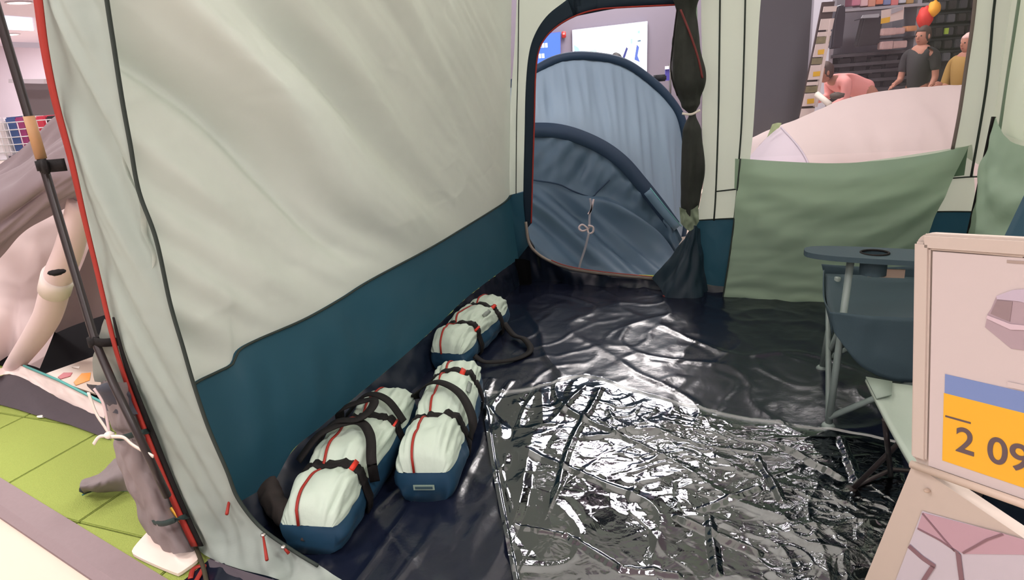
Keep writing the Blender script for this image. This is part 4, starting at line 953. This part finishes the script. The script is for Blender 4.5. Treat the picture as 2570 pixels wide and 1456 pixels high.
for k, z_ in enumerate(zz[1:]):
    for j in range(5):
        w_ = (sx1-sx0)/5.4; hh = (zz[k]-z_)*(0.55+0.2*math.sin(j*2+k))
        tag(link('dark_pack', box((sx0+0.12+(j+0.45)*w_, YS+0.18, z_+0.018+hh/2), w_*0.8, 0.3, hh, bev=0.01), SHD, smooth=False),
            'dark packed item on the %s board of the grey shop shelves' % ('highest', 'second highest', 'second lowest', 'lowest')[k], 'goods', 'dark goods on the %s shelf board' % ('highest', 'second highest', 'second lowest', 'lowest')[k])
HOOKM = mat('hook_metal', (170, 172, 180), 0.4, metal=0.6)
def hang_item(name, pts, Y, m, lab, grp=None, cat='goods', topm=None, topp=None):
    P_ = [PY(x, y, Y) for x, y in pts]; c_ = sum(P_, Vector())/len(P_)
    t = thing(name, c_, lab, cat, grp)
    bm = poly(P_, 0.10, Vector((0, -1, 0))); bmesh.ops.bevel(bm, geom=bm.edges[:], offset=0.015, segments=2, affect='EDGES')
    link('cloth', bm, m, t, smooth=False)
    if topp: link('header_card', poly([PY(x, y, Y-0.11) for x, y in topp], 0.012, Vector((0, -1, 0))), topm or HOOKM, t, smooth=False)
    link('hook', tube([c_+Vector((0, 0.3, (P_[0].z-c_.z)*0.9)), Vector((c_.x, Y-0.1, P_[0].z+0.01))], 0.006, 6), HOOKM, t)
    return t
hang_item('hanging_bag', [(2158, 45), (2206, 42), (2196, 112), (2140, 118)], YS, SHD, 'black bag hanging on the grey panel, pale header card above it', None, 'bag', mat('header_grey', (160, 162, 170), 0.6), [(2165, 38), (2206, 34), (2204, 44), (2160, 46)])
hang_item('hanging_jacket', [(2092, 18), (2112, 14), (2112, 44), (2104, 120), (2076, 124), (2084, 50)], YS-0.2, mat('dark_navy_cloth', (42, 40, 50), 0.8), 'long dark garment hanging beside the price card rail', None, 'garment')
pc = thing('price_card', PY(2238, 38, YS-0.1), 'large white price card with a yellow corner above the shelves', 'price card')
link('card', poly([PY(x, y, YS-0.1) for x, y in ((2212, 26), (2268, 16), (2266, 48), (2210, 60))], 0.01, Vector((0, -1, 0))), CARDW, pc, smooth=False)
link('yellow_corner', poly([PY(x, y, YS-0.115) for x, y in ((2211, 47), (2234, 42), (2232, 56), (2210, 60))], 0.005, Vector((0, -1, 0))), CARDY, pc, smooth=False)
link('grey_corner', poly([PY(x, y, YS-0.115) for x, y in ((2237, 23), (2267, 17), (2266, 24), (2236, 36))], 0.005, Vector((0, -1, 0))), SHG, pc, smooth=False)
PKM = mat('pack_pink', (190, 160, 158), 0.7, vary=0.2, scale=20)
for i, (x, y, w_, h_) in enumerate(((2226, 80, 32, 16), (2252, 78, 24, 14), (2282, 72, 24, 12), (2222, 114, 26, 18), (2252, 112, 34, 16))):
    p = PY(x, y, YS-0.1); tag(link('small_pack', box(p, w_/1700*YS, 0.12, h_/1700*YS, bev=0.008), PKM if i != 2 else mat('pack_orange', (206, 150, 110), 0.7), smooth=False),
        'pale pink pack on a hook under the big price card' if i != 2 else 'orange pinkish pack right of the pale packs', 'goods', 'pale packs below the price card' if i != 2 else None)
link('hook_rail', box(PY(2240, 96, YS+0.1), 0.5, 0.3, 0.02), SHD, unit, smooth=False)
topc = [(190, 120, 140), (214, 176, 180), (200, 140, 120), (206, 120, 90), (120, 130, 170), (210, 120, 120), (190, 190, 200), (176, 140, 90)]
for k in range(8):
    p = PY(2140+k*19, 4-k*1.0, YS+0.1)
    tag(link('boxed_item', box(p, 0.085, 0.2, 0.10+0.02*(k % 3), bev=0.006), mat('boxcol_%d' % k, topc[k], 0.7), smooth=False), ('mauve', 'pale pink', 'brick red', 'orange', 'slate blue', 'coral', 'pale grey', 'ochre')[k]+' packed box in the row on the top shelf', 'box', 'colourful boxes on the top shelf')
link('top_shelf', box(PY(2208, 14, YS+0.1)+Vector((0, 0, -0.03)), 1.2, 0.35, 0.03), SHG, unit, smooth=False)
bgj = thing('inflatable_ring', PY(2325, 35, YS-0.3), 'red and yellow rounded bundle hanging right of the price card', 'goods')
link('red_part', ball(PY(2322, 44, YS-0.3), 0.085, 0.08, 0.12, 18, 0.2), mat('bundle_red', (206, 44, 40), 0.6), bgj)
link('yellow_part', ball(PY(2344, 22, YS-0.36), 0.062, 0.06, 0.085, 16, 0.2), mat('bundle_yellow', (230, 160, 40), 0.6), bgj)
# dark clothes rack to the right
rk = thing('goods_rack', PY(2385, 100, 8.9), 'dark goods rack at the right edge of the tent window', 'rack'); rk.location.z = 0
rx0, rx1 = PY(2318, 60, 8.9).x, PY(2470, 60, 8.9).x
link('rack_panel', box(((rx0+rx1)/2, 9.0, 1.3), rx1-rx0, 0.06, 2.6), mat('rack_dark', (58, 52, 58), 0.8), rk, smooth=False)
for k in range(5): link('rack_rail', box(((rx0+rx1)/2, 8.9, 1.15+k*0.15), rx1-rx0, 0.12, 0.02), SHM, rk, smooth=False)
random.seed(4)
for k in range(5):
    for j in range(5):
        x = rx0+0.06+(j+0.5)*(rx1-rx0-0.1)/5; g = random.choice([(40, 38, 42), (64, 62, 70), (50, 44, 48), (84, 84, 92)])
        tag(link('rack_pack', box((x, 8.82, 1.085+k*0.15), 0.10, 0.1, 0.09+0.02*random.random(), bev=0.008), mat('rp_%d_%d_%d' % g, g, 0.8), smooth=False), 'small dark pack hanging on the %s rail of the dark goods rack' % ('lowest', 'second lowest', 'middle', 'second highest', 'highest')[k], 'goods', 'packs on the %s rail of the dark rack' % ('lowest', 'second lowest', 'middle', 'second highest', 'highest')[k])
link('green_tag', box(PY(2375, 78, 8.74), 0.05, 0.02, 0.07, 0.2), mat('tag_lime', (160, 190, 70), 0.6), rk, smooth=False)

# ------------------------------------------------------------------ people in the shop (far behind the window)
SKIN = mat('skin', (170, 118, 100), 0.6, 0.3)
def skinfig(name, verts, edges, radii, m, parent, rootv=0, sub=2):
    me = bpy.data.meshes.new(name); off = root_loc(parent); me.from_pydata([Vector(v)-off for v in verts], edges, []); me.materials.append(m)
    o = bpy.data.objects.new(name, me); COL.objects.link(o); o.parent = parent
    md = o.modifiers.new('skin', 'SKIN'); md.use_smooth_shade = True
    for i, r in enumerate(radii): me.skin_vertices[0].data[i].radius = (r, r); me.skin_vertices[0].data[i].use_root = (i == rootv)
    s = o.modifiers.new('sub', 'SUBSURF'); s.levels = s.render_levels = sub
    return o
def person(base, h, face, label, shirt, trousers, hair, lean=0.0, arms=None, cover=None, sleeves='short', skin=None):
    """standing figure; base on the floor, face = heading angle, lean = forward bend of the trunk (radians)"""
    base = Vector(base); t = thing('person', base, label, 'person'); sk_ = skin or SKIN
    fx = Vector((math.cos(face), math.sin(face), 0)); sx = Vector((-fx.y, fx.x, 0)); k = h/1.7
    hip = base+Z3*0.90*k
    tr_up = (Z3*math.cos(lean)+fx*math.sin(lean))
    che = hip+tr_up*0.30*k; nec = hip+tr_up*0.54*k; hd = nec+(tr_up*0.7+Z3*0.3).normalized()*0.15*k
    V = [hip, hip+tr_up*0.14*k, che, nec]; R_ = [0.13, 0.115, 0.135, 0.06]; E_ = [(0, 1), (1, 2), (2, 3)]
    V.append(nec+tr_up*0.07*k); R_.append(0.05); E_.append((3, 4))
    for s_ in (-1, 1):
        i0 = len(V); V += [base+sx*0.09*s_*k+Z3*0.82*k, base+sx*0.10*s_*k+Z3*0.46*k, base+sx*0.11*s_*k+Z3*0.08*k, base+sx*0.11*s_*k+fx*0.13*k+Z3*0.035*k]
        R_ += [0.085, 0.058, 0.04, 0.035]; E_ += [(0, i0), (i0, i0+1), (i0+1, i0+2), (i0+2, i0+3)]
    armpts = []
    for s_ in (-1, 1):
        sh = hip+tr_up*0.47*k+sx*0.19*s_*k
        if arms and arms[(s_+1)//2]: el, wr_ = [base+fx*q[0]*k+sx*q[1]*k+Z3*q[2]*k for q in arms[(s_+1)//2]]
        else: el = sh+Z3*-0.27*k+sx*0.03*s_*k; wr_ = el+Z3*-0.2*k+fx*0.13*k
        i0 = len(V); hnd = wr_+(wr_-el).normalized()*0.09*k
        V += [sh, el, wr_, hnd]; R_ += [0.05, 0.04, 0.027, 0.03]; E_ += [(3, i0), (i0, i0+1), (i0+1, i0+2), (i0+2, i0+3)]
        armpts.append((sh, el, wr_, hnd))
    skinfig('body', V, E_, [r*k for r in R_], sk_, t)
    # fingers
    for (sh, el, wr_, hnd) in armpts:
        d = (hnd-wr_).normalized(); sd = d.orthogonal().normalized(); fb = bmesh.new()
        for q in range(4): tube([hnd+sd*(q-1.5)*0.017*k, hnd+sd*(q-1.5)*0.02*k+d*0.06*k-Z3*0.01*k, hnd+sd*(q-1.5)*0.02*k+d*(0.08+0.01*(q % 2))*k-Z3*0.025*k], 0.008*k, 6, fb)
        tube([wr_+sd*0.02*k, wr_+sd*0.055*k+d*0.05*k], 0.01*k, 6, fb)
        link('fingers', fb, sk_, t)
    # head with face
    hb = ball(hd, 0.085*k, 0.075*k, 0.115*k, 24, 0, face)
    nose = hd+fx*0.088*k-Z3*0.01*k; ball(nose, 0.016*k, 0.012*k, 0.022*k, 8, bm=hb)
    for s_ in (-1, 1): ball(hd+sx*0.078*s_*k, 0.018*k, 0.012*k, 0.03*k, 8, bm=hb)
    head = link('head', hb, sk_, t)
    for s_ in (-1, 1): link('eye', ball(hd+fx*0.076*k+sx*0.03*s_*k+Z3*0.012*k, 0.01*k, 0.01*k, 0.008*k, 8), mat('eye_dark', (30, 24, 22), 0.4), head)
    link('mouth', ball(hd+fx*0.078*k-Z3*0.052*k, 0.01*k, 0.022*k, 0.006*k, 8, 0, face), mat('lips', (140, 70, 66), 0.6), head)
    hr = ball(hd-fx*0.014*k+Z3*0.022*k, 0.094*k, 0.086*k, 0.112*k, 20, 0.08, face)
    bmesh.ops.delete(hr, geom=[v for v in hr.verts if (v.co-hd).dot(fx) > 0.045*k and (v.co-hd).z < 0.06*k], context='VERTS')
    link('headscarf' if cover else 'hair', hr, cover or hair, t, solid=0.006)
    # shirt and trousers follow the body
    sv = [hip+Z3*0.0, hip+tr_up*0.14*k, che, nec-tr_up*0.02*k]; sr = [0.145, 0.128, 0.152, 0.098]; se = [(0, 1), (1, 2), (2, 3)]
    for (sh, el, wr_, hnd) in armpts:
        i0 = len(sv); end = sh.lerp(el, 0.75) if sleeves == 'short' else el
        sv += [sh, end]; sr += [0.075, 0.058]; se += [(3, i0), (i0, i0+1)]
        if sleeves == 'long': sv.append(wr_); sr.append(0.042); se.append((i0+1, i0+2))
    skinfig('shirt', sv, se, [r*k for r in sr], shirt, t)
    tv = [hip+Z3*0.02*k]; trr = [0.14]; te = []
    for s_ in (-1, 1):
        i0 = len(tv); tv += [base+sx*0.09*s_*k+Z3*0.80*k, base+sx*0.10*s_*k+Z3*0.46*k, base+sx*0.11*s_*k+Z3*0.10*k]; trr += [0.098, 0.075, 0.06]; te += [(0, i0), (i0, i0+1), (i0+1, i0+2)]
    skinfig('trousers', tv, te, [r*k for r in trr], trousers, t)
    for s_ in (-1, 1): link('shoe', ball(base+sx*0.11*s_*k+fx*0.06*k+Z3*0.04*k, 0.13*k, 0.045*k, 0.045*k, 14, 0, face), SHD, t)
    return t
BLK = mat('tee_black', (34, 32, 34), 0.8); DKT = mat('trouser_dark', (46, 44, 50), 0.8); HB = mat('hair_brown', (64, 46, 40), 0.7)
def fbase(x, Y): q = PY(x, 200, Y); return Vector((q.x, Y, -0.02))
person(fbase(2304, 7.6), 1.46, math.radians(205), 'person in a black short sleeved shirt holding a forearm forward by the shelves', BLK, DKT, HB,
       arms=(((0.06, -0.2, 1.08), (0.26, -0.12, 1.05)), None))
person(fbase(2418, 6.85), 1.36, math.radians(190), 'person in mustard yellow clothes with a pale head covering at the window edge', mat('mustard', (150, 116, 58), 0.8), mat('mustard_dark', (96, 78, 48), 0.8), HB,
       cover=mat('scarf_pale', (214, 176, 170), 0.7), sleeves='long', arms=(((0.10, -0.2, 1.0), (0.28, -0.1, 1.08)), ((0.1, 0.2, 1.0), (0.28, 0.1, 1.1))))
person(fbase(2190, 7.9), 1.55, math.radians(185), 'person in a salmon pink top bending down behind the dome tent', mat('salmon', (226, 150, 146), 0.8), DKT, HB,
       lean=1.25, sleeves='long', arms=(((0.45, -0.18, 0.86), (0.72, -0.16, 0.82)), ((0.45, 0.18, 0.84), (0.68, 0.14, 0.72))))
person(Vector((PY(1547, 150, 8.4).x, 8.4, -0.02)), PY(1547, 136, 8.4).z+0.02, math.radians(80), 'person of whom only the dark haired head shows above the blue tent', BLK, DKT, mat('hair_black', (30, 26, 28), 0.7))
wt = thing('floor_banner_pole', PY(2070, 240, 6.7), 'short white slanted tube beside the price card rail', 'tube')
link('white_tube', tube([PY(2050, 236, 6.75), PY(2082, 262, 6.6)], 0.028, 12), WHITEW, wt)
tag(link('dark_bag', ball(PY(2100, 240, 6.65), 0.07, 0.06, 0.03, 14, 0.3), mat('bag_brown', (78, 66, 60), 0.7)), 'small brown bundle lying on the dome tent edge', 'bundle')

# ------------------------------------------------------------------ left background: white tent, basket, wall, lights
w1p, w2p = PZ(20, 940), PZ(250, 1040)
def V_(x, y, off=0.0): return PV(x, y, w1p, w2p, off)
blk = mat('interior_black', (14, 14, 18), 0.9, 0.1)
wt_ = thing('inflatable_tent', w1p.lerp(w2p, 0.5)+Vector((0, 0.4, 0)), 'pinkish white tent with a round inflatable beam and taupe walls outside on the left', 'tent')
TAUPE = mat('taupe_cloth', (160, 146, 144), 0.8, transl=0.15, bump=0.1, scale=10)
link('side_wall', loft([[V_(x, y, .5) for x, y in ((-150, 480), (-60, 480), (40, 430), (160, 400), (330, 360))], [PZ(-160, 950, .05), PZ(-60, 945, .05)]+[V_(x, y, .1) for x, y in ((22, 915), (60, 912), (100, 925))]], 40, 40, dn(0.02, 4)), PINKW, wt_)
link('inner_wall', loft([[V_(x, y, .42) for x, y in ((120, 560), (200, 530), (330, 500))], [V_(x, y, .42) for x, y in ((110, 850), (190, 815), (330, 770))]], 30, 24, dn(0.015, 4)), TAUPE, wt_)
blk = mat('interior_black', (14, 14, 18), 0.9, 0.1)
_wd = (w2p-w1p).normalized(); _wn = Vector((-_wd.y, _wd.x, 0)); _wl = (w2p-w1p).length
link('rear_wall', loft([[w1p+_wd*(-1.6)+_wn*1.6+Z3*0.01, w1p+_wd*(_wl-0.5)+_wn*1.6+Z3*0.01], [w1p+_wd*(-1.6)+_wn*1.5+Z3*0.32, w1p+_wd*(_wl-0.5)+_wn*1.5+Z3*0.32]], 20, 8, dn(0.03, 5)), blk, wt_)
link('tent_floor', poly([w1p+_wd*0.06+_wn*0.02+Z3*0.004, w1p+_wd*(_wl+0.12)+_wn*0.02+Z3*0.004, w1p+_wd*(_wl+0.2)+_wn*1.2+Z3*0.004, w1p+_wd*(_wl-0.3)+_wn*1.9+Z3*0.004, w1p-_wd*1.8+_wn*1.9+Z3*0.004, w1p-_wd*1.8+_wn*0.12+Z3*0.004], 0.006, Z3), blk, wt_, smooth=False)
pm = tag(link('play_mat', poly([V_(x, y, 0.3) if 0 else PZ(x, y, 0.02) for x, y in ((105, 945), (250, 893), (420, 850), (420, 960), (240, 992))], 0.008, Z3), mat('mat_beige', (196, 176, 160), 0.35), smooth=False), 'beige play mat with red and orange shapes inside the white tent', 'mat')
for pts, c_ in (([(145, 947), (160, 936), (182, 936), (176, 945), (152, 952)], (170, 40, 56)), ([(185, 960), (205, 938), (228, 936), (225, 955), (190, 968)], (222, 140, 40)), ([(180, 922), (200, 920), (198, 926)], (240, 230, 220))):
    link('mat_shape', poly([PZ(x, y, 0.029) for x, y in pts], 0.002, Z3), mat('shape_%d' % c_[1], c_, 0.4), pm, smooth=False)
beam = link('air_beam', tube([V_(x, y, .02) for x, y in ((205, 500), (192, 560), (172, 630), (152, 680), (140, 720), (120, 790), (85, 850), (45, 905), (30, 930))], lambda t: 0.046+0.012*math.sin(math.pi*min(1, t*1.1)), 20, steps=50), PINKW, wt_)
link('beam_cuff', tube([V_(x, y, .02) for x, y in ((147, 690), (143, 705), (137, 728))], 0.064, 20), mat('cuff_pale', (228, 214, 208), 0.6), beam)
link('beam_knot', ball(V_(142, 684, -0.08), 0.035, 0.02, 0.012, 12, 0.3), BLACK, beam)
link('door_sill', loft([[PZ(-160, 930, .09), PZ(-30, 925, .09)]+[V_(x, y, 0.0) for x, y in ((20, 922), (60, 920), (150, 958), (262, 1015))], [PZ(-160, 955, .06), PZ(-30, 946, .06)]+[V_(x, y, -0.03) for x, y in ((20, 940), (60, 950), (150, 1000), (262, 1052))]], 40, 10, dn(0.012, 14)), mat('sill_pink', (232, 214, 208), 0.6), wt_)
link('sill_piping', tube([V_(x, y, -0.01) for x, y in ((60, 918), (150, 956), (262, 1013))], 0.006, 6), mat('pipe_teal', (90, 170, 165), 0.5), wt_)
link('mud_skirt', loft([[PZ(-160, 955, .06), PZ(-20, 947, .06)]+[V_(x, y, -0.03) for x, y in ((20, 940), (60, 950), (150, 1000), (275, 1056))], [PZ(x, y, 0.008) for x, y in ((-160, 985), (0, 1016), (90, 1042), (180, 1068), (275, 1104))]], 40, 12, dn(0.003, 10)), mat('skirt_charcoal', (70, 62, 68), 0.7, bump=0.2), wt_)
tag(link('white_disc', ball(PZ(112, 1043, 0.006), 0.035, 0.02, 0.004, 16), WHITEW), 'small flat white disc on the green carpet beside the charcoal skirt', 'disc')
drape = [[V_(x, y, .1) for x, y in ((-200, 470), (-60, 440), (30, 400), (90, 350), (170, 290), (330, 250))], [V_(x, y, -.12) for x, y in ((-200, 560), (-60, 540), (40, 500), (120, 450), (190, 420), (330, 360))], [V_(x, y, .0) for x, y in ((-200, 700), (-60, 690), (0, 645), (60, 590), (130, 545), (330, 430))]]
def ddr(u, v, p): return 0.03*nz(v*6, u*2, 2)+0.02*nz(v*14+u*3, u*4, 6)
link('canopy_drape', loft(drape, 60, 50, ddr, Vector((0, -1, 0))), mat('mauve_grey_cloth', (128, 114, 118), 0.8, transl=0.1, bump=0.1), wt_)['label'] = 'mauve grey draped canopy cloth'
# wire basket with goods
YB = 6.5
bx0, bx1 = PY(-60, 300, YB).x, PY(140, 300, YB).x; bz0, bz1 = PY(60, 398, YB).z, PY(60, 305, YB).z
bsk = thing('wire_basket', ((bx0+bx1)/2, YB+0.25, 0), 'white wire basket bin filled with packed goods at the left edge', 'basket')
WIRE = mat('wire_white', (210, 206, 214), 0.4)
for k in range(6):
    z_ = bz0+(bz1-bz0)*k/5
    link('wire', tube([(bx0, YB, z_), (bx1, YB, z_), (bx1, YB+0.5, z_), (bx0, YB+0.5, z_), (bx0, YB, z_)], 0.005, 6), WIRE, bsk)
for k in range(9):
    x_ = bx0+(bx1-bx0)*k/8; link('wire', tube([(x_, YB, bz0), (x_, YB, bz1)], 0.004, 6), WIRE, bsk)
for x_ in (bx0, bx1):
    for y_ in (YB, YB+0.5): link('post', tube([(x_, y_, -0.02), (x_, y_, bz1)], 0.012, 8), WIRE, bsk)
link('basket_floor', box(((bx0+bx1)/2, YB+0.25, bz0), bx1-bx0, 0.5, 0.01), WIRE, bsk, smooth=False)
gc = [((222, 214, 220), 'white'), ((216, 206, 210), 'pale grey'), ((60, 80, 130), 'blue'), ((150, 60, 110), 'magenta'), ((232, 222, 226), 'bright white'), ((196, 60, 80), 'red'), ((40, 38, 44), 'black')]
random.seed(2)
for k in range(14):
    c_, nmc = gc[k % 7]; x_ = bx0+0.07+(bx1-bx0-0.14)*(k % 7)/6; y_ = YB+0.13+0.22*(k//7)
    zc = bz0+0.02+(bz1-bz0)*0.5
    tag(link('packed_item', box((x_, y_, zc), 0.10, 0.16, (bz1-bz0)*(0.95+0.25*random.random()), random.uniform(-0.3, 0.3), bev=0.012), mat('gd_'+nmc, c_, 0.7), smooth=False), nmc+' packed item in the '+('front' if k < 7 else 'back')+' row of the white wire basket', 'goods', 'goods in the wire basket')
# wall fixtures behind and ceiling lights in view
for i, (pts, rgb, lab) in enumerate((([(20, 105), (130, 108), (130, 122), (20, 118)], (176, 170, 186), 'pale horizontal bar high on the wall behind the pole'), ([(30, 198), (118, 198), (118, 210), (30, 208)], (200, 196, 208), 'pale shelf edge below the horizontal bar'), ([(60, 206), (150, 206), (150, 290), (70, 290)], (112, 104, 110), 'grey brown panel above the wire basket'))):
    P_ = [PY(x, y, 11.0+i*0.3) for x, y in pts]; c_ = sum(P_, Vector())/4
    tag(link('trim_%d' % (i+2), poly(P_, 0.08, Vector((0, -1, 0))), mat('fix_%d' % i, rgb, 0.7), smooth=False), lab, kind='structure')
cl = EYE+ray(43, 56)*((CEIL-0.02-CAM_H)/ray(43, 56).z)
def ceil_pt(x, y): d = ray(x, y); return EYE+d*((CEIL-0.02-CAM_H)/d.z)
q = [ceil_pt(x, y) for x, y in ((2, 72), (84, 76), (80, 46), (0, 40))]
clt = thing('ceiling_light', sum(q, Vector())/4, 'bright rectangular ceiling light panel at the top left', 'light')
link('diffuser', poly(q, 0.02, Vector((0, 0, -1))), emat('panel_light', (225, 240, 255), 2.2), clt, smooth=False)
for x, y, lab in ((48, 7, 'round ceiling downlight above the rectangular panel at the top left'), (17, 87, 'smaller round ceiling downlight below the rectangular panel')):
    p = ceil_pt(x, y); t = thing('downlight', p, lab, 'light'); r_ = 0.011*(p-EYE).length
    bm = bmesh.new(); bmesh.ops.create_cone(bm, cap_ends=True, segments=24, radius1=r_, radius2=r_*1.05, depth=0.02, matrix=Matrix.Translation(p)); link('diffuser', bm, emat('spot_light', (255, 250, 245), 3.0), t, smooth=False)
    ring = [p+Vector((r_*1.15*math.cos(2*math.pi*k/24), r_*1.15*math.sin(2*math.pi*k/24), 0)) for k in range(25)]
    link('rim', tube(ring, 0.02, 6, cap=False), WIRE, t)
